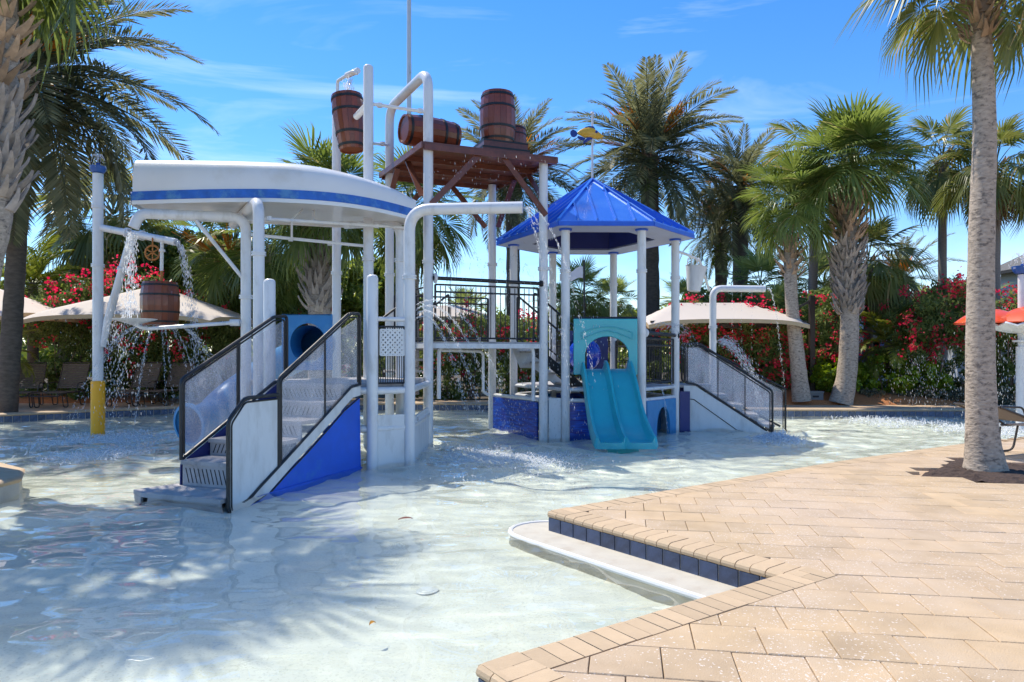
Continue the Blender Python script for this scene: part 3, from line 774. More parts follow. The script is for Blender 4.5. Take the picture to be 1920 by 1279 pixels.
# --- upturned boat canopy
bt = thing('boat_canopy', 'upturned white boat hull with a faded blue stripe on curved pipe posts', 'boat canopy', (-3.5, 10.7, 0))
BA, BB = Vector((-5.50, 10.62)), Vector((-1.52, 11.15)); bax = (BB - BA); bL = bax.length; bax.normalize(); bnr = Vector((-bax.y, bax.x))
RIMZ = 3.65
def hull_pt(s, a, inset=0.0):
    """s along 0..1 stern to bow, a across 0..1 from near rim over the keel to the far rim"""
    hw = (.56 + .36*math.sin(min(1, s*1.55)*PI/2)) if s < .62 else .92*max(0, 1 - ((s-.62)/.39)**2.3)
    hw = max(hw, .06) - inset
    h = (.67 - .09*s) * (1 - .40*max(0, (s-.55)/.45)**1.6) - inset
    if s > .93: h *= (1 - 1.6*(s-.93))
    th = PI * a; c, sn = math.cos(th), math.sin(th); e = .34
    y = -hw * (abs(c) ** e) * (1 if c > 0 else -1); z = h * (sn ** .45)
    rim = RIMZ - .10*max(0, s-.5) + .02*math.sin(s*PI)
    p = BA + bax * (s*bL) + bnr * y
    return Vector((p.x, p.y, rim + z))
ns, na = 40, 24
for (nm, a0, a1, m_, inset) in (('hull', 0, 1, 'hull', 0),):
    V = [hull_pt(i/ns, j/na) for i in range(ns+1) for j in range(na+1)]
    F = [(i*(na+1)+j, i*(na+1)+j+1, (i+1)*(na+1)+j+1, (i+1)*(na+1)+j) for i in range(ns) for j in range(na)]
    F.append(tuple(range(na+1)))                      # transom
    mb = MB(); mb.add(V, F)
    V2_ = [hull_pt(i/ns, 0) + V2(0,0,.005) for i in range(ns+1)] + [hull_pt(i/ns, 1) + V2(0,0,.005) for i in range(ns+1)]
    mb.add(V2_, [(i, i+1, ns+2+i, ns+1+i) for i in range(ns)])
    hull = mb.build('hull', M['hull'], bt, True)
def side_strip(z0, z1, out, far=False):
    V = []
    pts = [(i/ns, 1 if far else 0) for i in range(ns+1)]
    for s_, a_ in pts:
        p = hull_pt(s_, a_); q = BA + bax*(s_*bL); o_ = Vector((p.x-q.x, p.y-q.y)); o_ = o_.normalized() if o_.length > .01 else bax.copy()
        V += [Vector((p.x+o_.x*out, p.y+o_.y*out, p.z+z0)), Vector((p.x+o_.x*out, p.y+o_.y*out, p.z+z1))]
    return V, [(2*i, 2*i+2, 2*i+3, 2*i+1) for i in range(ns)]
for nm, z0, z1, out, mm in (('stripe', .030, .155, .012, 'stripe'), ('gunwale', -.03, .025, .02, 'hull')):
    mb = MB()
    for far_ in (False, True):
        V, F = side_strip(z0, z1, out, far_); mb.add(V, F)
    p0, p1 = hull_pt(0, 0), hull_pt(0, 1); e = -bax*out
    mb.add([(p0.x+e.x, p0.y+e.y, p0.z+z0), (p1.x+e.x, p1.y+e.y, p1.z+z0), (p1.x+e.x, p1.y+e.y, p1.z+z1), (p0.x+e.x, p0.y+e.y, p0.z+z1)], [(0,1,2,3)])
    o = mb.build(nm, M[mm], hull, True)
    sm = o.modifiers.new('thickness', 'SOLIDIFY'); sm.thickness = .012
zb = 3.60
mb = MB(); mb.tube(arc([(-3.475, 9.66, -.25), (-3.475, 9.66, zb), (-4.55, 11.5, zb)], .28, 8), .076, 18); mb.build('post', M['white'], bt, True)
mb = MB(); mb.tube(arc([(-1.80, 11.35, -.25), (-1.80, 11.35, 3.62), (-2.75, 11.6, 3.62)], .28, 8), .076, 18); mb.build('post', M['white'], bt, True)
collars(bt, ((-3.475, 9.66, wz(476, 9.66)), (-1.80, 11.35, wz(488, 11.35))))
mb = MB()
mb.tube([P(498, 410, 9.9), P(775, 428, 11.4)], .022, 8); mb.tube([P(472, 440, 10.3), P(690, 462, 11.2)], .024, 8)
mb.tube([P(547, 413, 10.1), P(547, 447, 10.4)], .016, 8); mb.tube([P(548, 410, 10.3), P(583, 380, 10.9)], .012, 8); mb.tube([P(588, 380, 10.9), P(588, 414, 10.4)], .014, 8)
for p in (P(505,410,9.9), P(672,421,10.9), P(706,424,11.0), P(545,449,10.6), P(618,457,11.0)): clamp(mb, p, .022)
mb.build('feed_pipe', M['white'], bt, True)

# --- side spout with brace and dish
s2 = thing('water_spout', 'white pipe spout with a slanted brace pouring left from under the boat', 'water spout', (-3.93, 10.4, 0))
zs = wz(408, 10.4)
mb = MB(); mb.tube(arc([(-3.93, 10.4, -.25), (-3.93, 10.4, zs), (wx(262, 10.05), 10.05, zs-.01), (wx(250, 10.02), 10.02, zs-.22)], .22, 8), .074, 18); mb.build('pipe', M['white'], s2, True)
mb = MB(); collar(mb, -3.93, 10.4, wz(557, 10.4)); mb.build('collar', M['white'], s2, True)
mb = MB(); mb.tube([P(368, 414, 10.2), P(458, 525, 10.38)], .028, 10); mb.build('brace', M['white'], s2, True)
mb = MB(); mb.tube(arc([P(455, 604, 10.38), P(270, 617, 10.2), P(248, 606, 10.2)], .1, 5), .028, 10); mb.lathe([(.03, -.07), (.05, -.07), (.05, .07), (.03, .07)], P(441, 605, 10.36), 12, M=Matrix.Rotation(PI/2, 3, 'Y')); mb.build('dish_arm', M['white'], s2, True)
mb = MB(); dp = P(252, 606, 10.2); mb.lathe([(.03, -.03), (.12, .0), (.24, .035), (.30, .055), (.305, .062), (.29, .062), (.12, .015), (.02, .005)], dp, 28); mb.build('dish', M['white'], s2, True)

# --- barrels
def barrel(name, label, c, r, h, axis=(0,0,1), bulge=.16, taper=0.0, group='wooden barrels of the water play tower', cat='barrel'):
    """barrel about its middle point c, every stave a board of its own"""
    t = thing(name, label, cat, c, group); Mx = Vector(axis).normalized().to_track_quat('Z', 'Y').to_matrix(); c = Vector(c)
    def rad(u): return r * (1 - bulge * (2*u-1)**2) * (1 - taper * (1-u))
    nst = 18; rows = 9
    for k in range(nst):
        V = []; a0, a1 = 2*PI*k/nst + .005, 2*PI*(k+1)/nst - .005
        for i in range(rows+1):
            u = i/rows
            for a, rr in ((a0, 0), (a1, 0), (a1, .03), (a0, .03)):
                R_ = rad(u) - rr; V.append(c + Mx @ Vector((R_*math.cos(a), R_*math.sin(a), (u-.5)*h)))
        F = [(i*4+j, i*4+(j+1) % 4, (i+1)*4+(j+1) % 4, (i+1)*4+j) for i in range(rows) for j in range(4)] + [(0,3,2,1), (rows*4, rows*4+1, rows*4+2, rows*4+3)]
        mb = MB(); mb.add(V, F); mb.build('stave', M['barrel'], t)
    for u in (.075, .30, .70, .925):
        mb = MB(); du = .022
        mb.lathe([(rad(u-du)-.004, (u-du-.5)*h), (rad(u-du)+.008, (u-du-.5)*h), (rad(u+du)+.008, (u+du-.5)*h), (rad(u+du)-.004, (u+du-.5)*h)], c, 32, M=Mx, cap=False); mb.build('hoop', M['band'], t, True)
    for u in (.03, .97):
        mb = MB(); mb.lathe([(rad(u)-.02, (u-.5)*h-.01), (rad(u)-.02, (u-.5)*h+.01)], c, 28, M=Mx); mb.build('barrel_head', M['barrel'], t)
    return t

# --- tipping bucket tower
tp = thing('bucket_tower', 'pair of tall white posts with thin cross pipes holding the tipping barrel', 'water play tower', (-2.3, 11.2, 0))
PX690, PX631 = (-2.285, 11.2), (-3.165, 12.7)
mb = MB(); post(mb, PX690[0], PX690[1], -.25, wz(122, 11.2), .080); mb.build('post', M['white'], tp, True)
mb = MB(); post(mb, PX631[0], PX631[1], -.25, wz(232, 12.7)+.2, .078); mb.build('post', M['white'], tp, True)
collars(tp, ((*PX690, wz(486, 11.2), .08), (*PX631, wz(512, 12.7), .078)))
mb = MB()
mb.tube([(PX690[0], PX690[1], wz(196, 11.25)), (-1.386, 11.65, wz(209, 11.6))], .028, 10)
mb.tube([(PX690[0], PX690[1], wz(268, 11.2)), P(727, 272, 13.4)], .026, 10)
for p in (P(712, 197.5, 11.3), P(788, 208, 11.6), P(717, 270, 12.6)): clamp(mb, p, .03)
mb.build('cross_pipe', M['white'], tp, True)
mb = MB(); mb.tube(arc([P(632, 235, 12.6), P(633, 152, 12.6), P(662, 134, 11.9), P(671, 138, 11.9)], .05, 4), .03, 10); mb.build('feed_pipe', M['white'], tp, True)
mb = MB(); mb.tube([P(650, 142, 12.1), P(672, 132, 11.9)], .05, 12); mb.build('feed_nozzle', M['white'], tp, True)
mb = MB(); mb.tube([P(690, 196, 11.2), P(668, 219, 11.55)], .055, 12); mb.build('pivot_arm', M['white'], tp, True)
barrel('tipping_barrel', 'brown barrel hung between the two tallest white posts under a small nozzle', P(655, 231, 11.85), .285, .93, (-.10, .02, 1), .10, .22)

# --- lookout tower with upper deck
TA, TB, TC_, TD = Vector((-1.386, 11.65)), Vector((.556, 12.45)), Vector((-.40, 14.25)), Vector((-2.34, 13.45))
lt_ = thing('lookout_tower', 'white post tower with a brown plank platform above a railed walkway', 'platform tower', (-.9, 12.9, 0))
PZ = 4.90
for (p, z1) in ((TB, PZ), (TC_, PZ)):
    mb = MB(); post(mb, p.x, p.y, -.25, z1, .078, False); mb.build('post', M['white'], lt_, True)
za = wz(133, 11.65)
mb = MB(); mb.tube(arc([(TA.x, TA.y, -.25), (TA.x, TA.y, za), (TD.x, TD.y, za), (TD.x, TD.y, -.25)], .34, 8), .082, 20); mb.build('arch_post', M['white'], lt_, True)
collars(lt_, [(p.x, p.y, pz, .08) for p, pz in ((TA, wz(491, 11.65)), (TB, wz(504, 12.45)), (TC_, wz(496, 14.25)), (TD, wz(515, 13.45)))])
u_ = (TB - TA).normalized(); v_ = (TD - TA).normalized(); uL, vL = (TB-TA).length, (TD-TA).length
def T(a, b, z): p = TA + u_*a + v_*b; return Vector((p.x, p.y, z))
npl = 8
for k in range(npl):
    b0 = -.12 + (vL + .24) * k/npl; b1 = -.12 + (vL + .24) * (k+1)/npl - .012
    mb = MB(); mb.prism([T(-.14, b0, PZ+.02), T(uL+.20, b0, PZ+.02), T(uL+.20, b1, PZ+.02), T(-.14, b1, PZ+.02)], (0, 0, .04)); mb.build('plank', M['wood'], lt_)
for b0 in (-.13, .33*vL, .66*vL, vL+.10):
    mb = MB(); mb.beam(T(-.12, b0, PZ-.03), T(uL+.18, b0, PZ-.03), .045, .09); mb.build('joist', M['wood'], lt_)
for a0 in (-.15, uL+.19):
    mb = MB(); mb.beam(T(a0, -.14, PZ+.0), T(a0, vL+.12, PZ+.0), .035, .10); mb.build('fascia', M['wood'], lt_)
def brace(a, b):
    mb = MB(); mb.beam(a, b, .022, .10, up=(u_.x, u_.y, 0)); mb.build('brace', M['wood'], lt_)
brace(T(.02, -.09, PZ-.95), T(.85, -.09, PZ-.05)); brace(T(uL-.0, -.09, PZ-.98), T(uL-.80, -.09, PZ-.05))
brace(T(-.09, .05, PZ-.80), T(-.09, .75, PZ-.05)); brace(T(-.09, vL-.05, PZ-.80), T(-.09, vL-.75, PZ-.05))
brace(T(uL+.1, .05, PZ-.80), T(uL+.1, .75, PZ-.05)); brace(T(uL+.1, vL-.05, PZ-.85), T(uL+.1, vL-.75, PZ-.05))
brace(T(.1, vL+.09, PZ-.85), T(.85, vL+.09, PZ-.05)); brace(T(uL-.1, vL+.09, PZ-.85), T(uL-.85, vL+.09, PZ-.05))
# upper deck
UZ = 1.68
mb = MB(); mb.prism([T(.02, .02, UZ-.02), T(uL-.02, .02, UZ-.02), T(uL-.02, vL-.02, UZ-.02), T(.02, vL-.02, UZ-.02)], (0, 0, .03)); mb.build('deck_plate', M['tread'], lt_)
mb = MB()
for a, b in (((0,0), (uL,0)), ((uL,0), (uL,vL)), ((0,vL), (uL,vL)), ((0,0), (0,vL))): mb.beam(T(*a, UZ-.06), T(*b, UZ-.06), .05, .08)
mb.build('deck_beam', M['panel'], lt_)
def railing(parent, pa, pb, z, h, nb, name='railing', rr=.016):
    pa, pb = Vector((pa[0], pa[1], z)), Vector((pb[0], pb[1], z))
    mb = MB()
    for zz in (.05, h - .12, h): mb.tube([pa + V2(0,0,zz), pb + V2(0,0,zz)], rr, 8)
    for q in (pa, pb): mb.tube([q + V2(0,0,.0), q + V2(0,0,h)], rr*1.2, 8)
    r_ = mb.build(name, M['black'], parent, True)
    for k in range(1, nb):
        q = pa + (pb - pa)*(k/nb); mb = MB(); mb.tube([q + V2(0,0,.05), q + V2(0,0,h-.02)], .0075, 6); mb.build('baluster', M['black'], r_)
    return r_
railing(lt_, T(.12, 0, 0), T(uL-.10, 0, 0), UZ+.02, .94, 21)
railing(lt_, T(.1, vL, 0), T(uL-.1, vL, 0), UZ+.02, .90, 14)
railing(lt_, T(0, .15, 0), T(0, vL*.5, 0), UZ+.02, .90, 6)
mb = MB(); mb.tube([T(.06, -.05, UZ+1.06), T(uL-.05, -.05, UZ+1.04)], .032, 10)
sb = mb.build('spray_bar', M['black'], lt_, True)
mb = MB(); ax = Vector((u_.x, u_.y, 0)).to_track_quat('Z', 'Y').to_matrix()
mb.lathe([(.06, -.02), (.085, -.01), (.085, .02), (.05, .035)], T(.10, -.05, UZ+1.06), 16, M=ax); mb.build('end_cap', M['white'], sb, True)
mb = MB(); mb.lathe([(.03, -.03), (.055, -.02), (.055, .02), (.03, .03)], T(uL-.07, -.05, UZ+1.04), 16, M=ax); mb.build('end_cap', M['black'], sb, True)
# frame of thin pipes under the deck
mb = MB(); mb.tube(arc([P(823, 748, 11.9), P(823, 650, 11.9), P(1000, 650, 12.45), P(1000, 752, 12.45)], .12, 5), .034, 10); mb.tube(arc([P(826, 657, 12.2), P(906, 659, 12.6), P(906, 735, 12.6), P(915, 740, 12.7)], .1, 5), .026, 10)
mb.build('under_deck_pipe', M['white'], lt_, True)
# stairs from the landing up to the upper deck (rails show behind the spout)
mb = MB(); A0, A1 = Vector((-2.28, 11.9, 1.1)), Vector((-1.75, 12.9, 1.68))
for dx in (0, .62):
    o_ = Vector((u_.x, u_.y, 0))*dx
    rail(mb, [A0 + o_ + V2(0,0,0), A0 + o_ + V2(0,0,.92), A1 + o_ + V2(0,0,.92), A1 + o_], .02, .06); rail(mb, [A0 + o_ + V2(0,0,.5), A1 + o_ + V2(0,0,.5)], .014)
mb.build('landing_stair_rail', M['black'], lt_, True)
for k in range(3):
    mb = MB(); q = A0 + (A1-A0)*((k+.6)/3); mb.box((q.x + u_.x*.3, q.y + u_.y*.3, q.z-.03), (.62, .3, .04), math.atan2(u_.y, u_.x)); mb.build('landing_stair_tread', M['tread'], lt_)
# short stair down to the pavilion
B0, B1 = T(uL+.02, .70, UZ), None
B1 = B0 + Vector((.98, .36, -.80))
du_ = (B1 - B0); du_.z = 0; du_.normalize(); dn_ = Vector((-du_.y, du_.x, 0))
for k in range(4):
    q = B0 + (B1 - B0)*((k+.5)/4); mb = MB(); mb.box((q.x + dn_.x*.0, q.y, q.z - .06), (.27, .80, .035), math.atan2(du_.y, du_.x)); mb.build('stair_tread', M['tread'], lt_)
for s_ in (-.42, .42):
    o_ = dn_*s_
    mb = MB(); mb.prism([B0 + o_ + V2(0,0,.0), B1 + o_ + V2(0,0,.0), B1 + o_ + V2(0,0,-.2), B0 + o_ + V2(0,0,-.22)], dn_*.015); mb.build('stair_stringer', M['panel'] if s_ > 0 else M['black'], lt_)
    mb = MB(); rail(mb, [B0 + o_, B0 + o_ + V2(0,0,.92), B1 + o_ + V2(0,0,.92), B1 + o_], .02, .08); rail(mb, [B0 + o_ + V2(0,0,.12), B1 + o_ + V2(0,0,.12)], .014); sr = mb.build('stair_rail', M['black'], lt_, True)
    for k in range(1, 9):
        q = B0 + (B1-B0)*(k/9) + o_; mb = MB(); mb.tube([q + V2(0,0,.12), q + V2(0,0,.92)], .0075, 6); mb.build('baluster', M['black'], sr)
mb = MB(); mb.prism([P(958, 650, 13.2), P(1005, 652, 13.6), P(1015, 690, 13.8), P(975, 690, 13.3)], (.02, .02, .03)); mb.build('stair_soffit', M['panel'], lt_)
# cargo on the lookout platform
barrel('barrel', 'brown barrel lying on its side on the plank platform', P(806, 250.5, 12.5) , .285, 1.02, (1.0, .62, 0), .13)
bz = PZ + .06
cr_ = thing('crate', 'low brown crate with black straps under the standing barrel', 'crate', (wx(938, 13.1), 13.1, bz))
cx_, cy_ = wx(936, 13.1), 13.1; rzz = math.atan2(u_.y, u_.x)
for k in range(3):
    mb = MB(); mb.box((cx_, cy_, bz + .07 + k*.13), (.98 - .06*k, .80 - .05*k, .122), rzz); b_ = mb.build('crate_board', M['wood'], cr_)
    mb = MB(); mb.box((cx_, cy_, bz + .115 + k*.13), (.99 - .06*k, .81 - .05*k, .03), rzz); mb.build('strap', M['band'], b_)
barrel('barrel', 'brown barrel standing upright on the low crate, tallest on the platform', (wx(933, 13.05), 13.05, bz + .40 + .47), .335, .94, (0, 0, 1), .13)
barrel('barrel', 'small brown keg half hidden behind the standing barrel', (wx(962, 13.55), 13.55, bz + .40 + .22), .26, .5, (0, 0, 1), .10)

# --- hexagonal pavilion
HC = Vector((1.59, 13.93)); HA = [math.radians(a) for a in (-113.7, -63.6, -12, 66.8, 116, 166.7)]
def HX(k, r, z): a = HA[k % 6]; return Vector((HC.x + r*math.cos(a), HC.y + r*math.sin(a), z))
pv = thing('pavilion', 'six-post pavilion with a blue standing seam metal roof', 'pavilion', (HC.x, HC.y, 0))
SZ, EZ, AZ = 3.70, 3.79, 4.93
for k in range(6):
    p = HX(k, 1.6, 0); mb = MB(); post(mb, p.x, p.y, -.25, SZ, .078, False); ps = mb.build('post', M['white'], pv, True)
    mb = MB(); collar(mb, p.x, p.y, wz([508, 508, 521, 534, 534, 534][k], p.y)); mb.build('collar', M['white'], ps, True)
    mb = MB(); mb.lathe([(.078, SZ-.035), (.115, SZ-.03), (.115, SZ-.003)], (p.x, p.y, 0), 18); mb.build('post_cap', M['blue'], ps, True)
RE = 1.95; apex = V2(HC.x, HC.y, AZ)
for k in range(6):
    a, b = HX(k, RE, EZ), HX(k+1, RE, EZ)
    mb = MB(); mb.prism([a, b, apex], (0, 0, -.025)); rp = mb.build('roof_panel', M['roof'], pv)
    e = (b - a); L = e.length; e.normalize(); mid = (a + b)/2; nrm_ = (b - a).cross(apex - a).normalized()
    if nrm_.z < 0: nrm_ = -nrm_
    ns_ = max(4, int(L / .30))
    foot = a + e * (apex - a).dot(e)                  # foot of the height through the apex
    up_ = (apex - foot)
    for j in range(1, ns_):
        x = L * j/ns_; xf = (foot - a).dot(e)
        t_ = (x / xf) if x < xf else (L - x) / (L - xf)
        q0 = a + e*x; q1 = q0 + up_ * (t_ * .985)
        mb = MB(); mb.beam(q0 + nrm_*.018, q1 + nrm_*.018, .022, .045, up=nrm_); mb.build('seam', M['roof'], rp)
    mb = MB(); mb.beam(a + nrm_*.01, apex + V2(0,0,.012), .05, .05, up=(0,0,1)); mb.build('ridge_cap', M['roof'], pv)
    mb = MB(); mb.beam(a + V2(0,0,-.055), b + V2(0,0,-.055), .03, .075); mb.build('eave_trim', M['blue'], pv)
    ia, ib = HX(k, 1.22, SZ), HX(k+1, 1.22, SZ); oa, ob = HX(k, RE-.02, SZ), HX(k+1, RE-.02, SZ)
    mb = MB(); mb.prism([oa, ob, ib, ia], (0, 0, .03)); mb.build('soffit_panel', M['soffit'], pv)
    mb = MB(); mb.prism([ia, ib, ib + V2(0,0,.42), ia + V2(0,0,.42)], (0, .01, 0)); mb.build('ring_beam', M['navy'], pv)
# deck inside
PDZ = .88
mb = MB(); mb.prism([HX(k, 1.55, PDZ-.05) for k in range(6)], (0, 0, .05)); mb.build('deck_plate', M['tread'], pv)
for k in range(6):
    a, b = HX(k, 1.6, 0), HX(k+1, 1.6, 0)
    mb = MB(); mb.tube([a + V2(0,0,PDZ-.03), b + V2(0,0,PDZ-.03)], .035, 10); mb.tube([a + V2(0,0,.66), b + V2(0,0,.66)], .035, 10); mb.build('deck_beam', M['white'], pv, True)
railing(pv, HX(1, 1.6, 0)*.93 + HX(2, 1.6, 0)*.07, HX(2, 1.6, 0)*.93 + HX(1, 1.6, 0)*.07, PDZ+.03, .85, 12)
railing(pv, HX(2, 1.6, 0)*.95 + HX(3, 1.6, 0)*.05, HX(3, 1.6, 0)*.95 + HX(2, 1.6, 0)*.05, PDZ+.03, .85, 16)
railing(pv, HX(3, 1.6, 0)*.95 + HX(4, 1.6, 0)*.05, HX(4, 1.6, 0)*.95 + HX(3, 1.6, 0)*.05, PDZ+.03, .85, 12)
a, b = HX(1, 1.62, 1.86), HX(2, 1.62, 1.84)
mb = MB(); mb.tube([a, b], .036, 10); sb = mb.build('spray_bar', M['black'], pv, True)
mb = MB(); ax = (b-a).to_track_quat('Z', 'Y').to_matrix()
mb.lathe([(.05, -.02), (.085, -.01), (.085, .01), (.05, .02)], b - (b-a)*.02, 14, M=ax); mb.build('end_cap', M['black'], sb, True)
mb = MB(); mb.lathe([(.05, -.02), (.085, -.01), (.085, .01), (.05, .02)], a + (b-a)*.06, 14, M=ax); mb.build('end_cap', M['white'], sb, True)
# skirt panels round the pavilion base
def skirt(pa, pb, z0, z1, m_, name, off=.0, th=.03):
    pa, pb = Vector(pa), Vector(pb); d = (pb-pa); nn = Vector((d.y, -d.x)).normalized()
    pa = pa + nn*off; pb = pb + nn*off
    mb = MB(); mb.prism([(pa.x, pa.y, z0), (pb.x, pb.y, z0), (pb.x, pb.y, z1), (pa.x, pa.y, z1)], (nn.x*th, nn.y*th, 0)); return mb.build(name, m_, pv)
f2 = lambda k: Vector((HX(k, 1.6, 0).x, HX(k, 1.6, 0).y))
skirt((wx(927, 14.15), 14.15), (wx(1009, 12.62), 12.62), -.25, .62, M['wallblue'], 'skirt_panel')
skirt((wx(1029, 12.50), 12.50), (wx(1052, 12.46), 12.46), -.25, .70, M['panel'], 'skirt_panel')
skirt(f2(0)*.94 + f2(1)*.06, f2(0)*.06 + f2(1)*.94, -.25, .63, M['wallblue'], 'skirt_panel', -.06)
skirt(f2(2)*.99 + f2(1)*.01 + Vector((.08, -.02)), f2(2) + Vector((.27, .0)), -.25, .76, M['navy'], 'skirt_panel')
skirt(f2(2), f2(3), -.25, .63, M['panel'], 'skirt_panel'); skirt(f2(3), f2(4), -.25, .63, M['wallblue'], 'skirt_panel'); skirt(f2(4), f2(5), -.25, .63, M['sky'], 'skirt_panel')
mb = MB(); q0, q1 = P(923, 741, 14.2), P(1015, 752, 12.55); mb.tube([V2(wx(925,14.2), 14.2, .66), V2(wx(1012,12.58), 12.58, .66)], .035, 10); mb.build('skirt_rail', M['white'], pv, True)
# bubble window on a dark panel at the back
mb = MB(); mb.prism([P(1068, 620, 14.6), P(1140, 622, 14.9), P(1140, 700, 14.9), P(1068, 700, 14.6)], (.0, .03, 0)); mb.build('play_panel', M['navy'], pv)
mb = MB(); mb.lathe([(.0, .20), (.12, .19), (.24, .14), (.32, .05), (.34, .0)], P(1096, 665, 14.5), 28, M=Matrix.Rotation(PI/2, 3, 'X'), cap=False); mb.build('bubble_window', M['ball'], pv, True)
# crawl-through arch
def arch_panel(name, p0, p1, z0, z1, cx_t, rx, zc, rz, m_, parent, th=.07, zlow=None):
    """upright panel from p0 to p1 with an arched opening (straight sides below zc)"""
    p0, p1 = Vector(p0), Vector(p1); d = p1 - p0; L = d.length; d.normalize(); nn = Vector((d.y, -d.x)); zl = z0 if zlow is None else zlow
    inn = [(cx_t - rx, zl)] + [(cx_t - rx*math.cos(PI*k/16), zc + rz*math.sin(PI*k/16)) for k in range(17)] + [(cx_t + rx, zl)]
    poly = [(0, z0), (0, z1), (L, z1), (L, z0)]
    if zlow is None: loop = [(0, z0), (0, z1), (L, z1), (L, z0)] + inn[::-1]
    else: loop = None
    def w3(q): return Vector((p0.x + d.x*q[0], p0.y + d.y*q[0], q[1]))
    mb = MB()
    if loop: mb.prism([w3(q) for q in loop], (nn.x*th, nn.y*th, 0))
    o = mb.build(name, m_, parent)
    bv = o.modifiers.new('edge', 'BEVEL'); bv.width = .012; bv.segments = 2; bv.limit_method = 'ANGLE'
    return o
ca, cb = f2(1)*.93 + f2(2)*.07, f2(1)*.08 + f2(2)*.92
cp = thing('crawl_panel', 'light blue panel with an arched crawl hole right of the double slide', 'play panel', (ca.x, ca.y, 0))
L_ = (cb-ca).length
arch_panel('panel', ca, cb, -.25, .64, L_*.55, .27, .12, .38, M['sky'], cp)
mb = MB(); mid_ = (ca+cb)/2; mb.prism([(ca.x-.1, ca.y+.5, -.2), (cb.x-.1, cb.y+.5, -.2), (cb.x-.1, cb.y+.5, .6), (ca.x-.1, ca.y+.5, .6)], (0, .02, 0)); mb.build('tunnel_back', M['sky'], cp)

# --- fish vane on the roof
fv = thing('fish_vane', 'yellow fish with blue fins on a thin pole above the blue roof', 'fish ornament', (apex.x, apex.y, AZ))
mb = MB(); mb.tube([apex, V2(apex.x, apex.y, 6.22)], .022, 10); mb.lathe([(.0, .0), (.03, .01), (.04, .035), (.03, .06), (0, .07)], (apex.x, apex.y, 6.21), 12, cap=False); mb.build('pole', M['white'], fv, True)
fy = apex.y - .03; fz = wz(251, fy); fx = wx(1107, fy); K = 1/105.0 * (fy/13.93)
def fish_body():
    outline_top = [(-.27, .02), (-.21, .075), (-.12, .115), (-.02, .13), (.06, .115), (.14, .06), (.21, .0), (.265, -.045)]
    outline_bot = [(-.27, .0), (-.21, -.03), (-.14, -.07), (-.06, -.085), (.04, -.095), (.13, -.10), (.21, -.085), (.265, -.055)]
    mb = MB(); V = []; n = 10
    for (xt, zt_), (xb, zb_) in zip(outline_top, outline_bot):
        h = (zt_-zb_)/2; c_ = (zt_+zb_)/2
        for k in range(n):
            a = 2*PI*k/n; V.append((fx + (xt+xb)/2, fy + h*.55*math.cos(a), fz + c_ + h*math.sin(a)))
    F = [(i*n+k, i*n+(k+1) % n, (i+1)*n+(k+1) % n, (i+1)*n+k) for i in range(7) for k in range(n)] + [tuple(range(n)), tuple(7*n+k for k in range(n))]
    mb.add(V, F); return mb
fish_body().build('body', M['fishy'], fv, True)
def fin(name, pts, th=.03):
    mb = MB(); mb.prism([(fx+x, fy-th/2, fz+z) for x, z in pts], (0, th, 0)); o = mb.build(name, M['fishb'], fv); b = o.modifiers.new('b', 'BEVEL'); b.width = .008; b.segments = 2
fin('tail_fin', [(-.25, .01), (-.29, .06), (-.35, .085), (-.395, .05), (-.40, .0), (-.37, -.055), (-.32, -.07), (-.27, -.04)])
fin('dorsal_fin', [(-.14, .10), (-.10, .135), (-.02, .155), (.06, .145), (.10, .10), (0, .11)])
fin('anal_fin', [(-.25, -.04), (-.17, -.06), (-.10, -.09), (-.12, -.13), (-.19, -.125), (-.26, -.08)])
fin('pectoral_fin', [(-.06, -.08), (.05, -.09), (-.02, -.13), (-.13, -.185), (-.15, -.17)], .10)
mb = MB(); mb.lathe([(.0, .012), (.022, .01), (.028, .0)], (fx+.115, fy-.048, fz+.025), 12, M=Matrix.Rotation(PI/2, 3, 'X'), cap=False); mb.build('eye', M['fishb'], fv, True)

# --- double slide
ds = thing('double_slide', 'teal double slide with an arched entry panel under the blue roof', 'slide', (1.7, 11.6, 0))
ea, eb = Vector((wx(1075, 12.36), 12.36)), Vector((wx(1194, 12.40), 12.40)); eL = (eb-ea).length
arch_panel('entry_panel', ea, eb, 1.12, 2.10, eL*.52, .385, 1.46, .33, M['teal'], ds, .07)
mb = MB(); mb.tube([(ea.x, ea.y-.03, 2.115), (eb.x, eb.y-.03, 2.115)], .022, 8); mb.build('panel_cap', M['black'], ds, True)
pr = []; 
for k in range(13):
    x = eL*.12 + eL*.80*k/12; z = 1.86 + .10*math.sin(PI*k/12)
    pr.append((ea.x + (eb-ea).x*x/eL, ea.y - .078, z))
mb = MB(); mb.tube(pr + [(p[0], p[1], p[2]-.12 + .05*(1-abs(i-6)/6)) for i, p in list(enumerate(pr))[::-1]] + [pr[0]], .007, 6, cap=False); mb.build('panel_groove', M['teal'], ds, True)
path = [(12.52, 1.22), (12.36, 1.21), (12.25, 1.16), (12.10, 1.02), (11.92, .80), (11.72, .54), (11.52, .33), (11.32, .19), (11.15, .125), (11.02, .11), (10.95, .10)]
nsub = []
for i in range(len(path)-1):
    for k in range(4): t = k/4; nsub.append((path[i][0]*(1-t)+path[i+1][0]*t, path[i][1]*(1-t)+path[i+1][1]*t))
nsub.append(path[-1])
sm_ = [nsub[0]]
for i in range(1, len(nsub)-1): sm_.append(tuple(.25*nsub[i-1][j]+.5*nsub[i][j]+.25*nsub[i+1][j] for j in (0,1)))
sm_.append(nsub[-1])
nw = 48; V = []
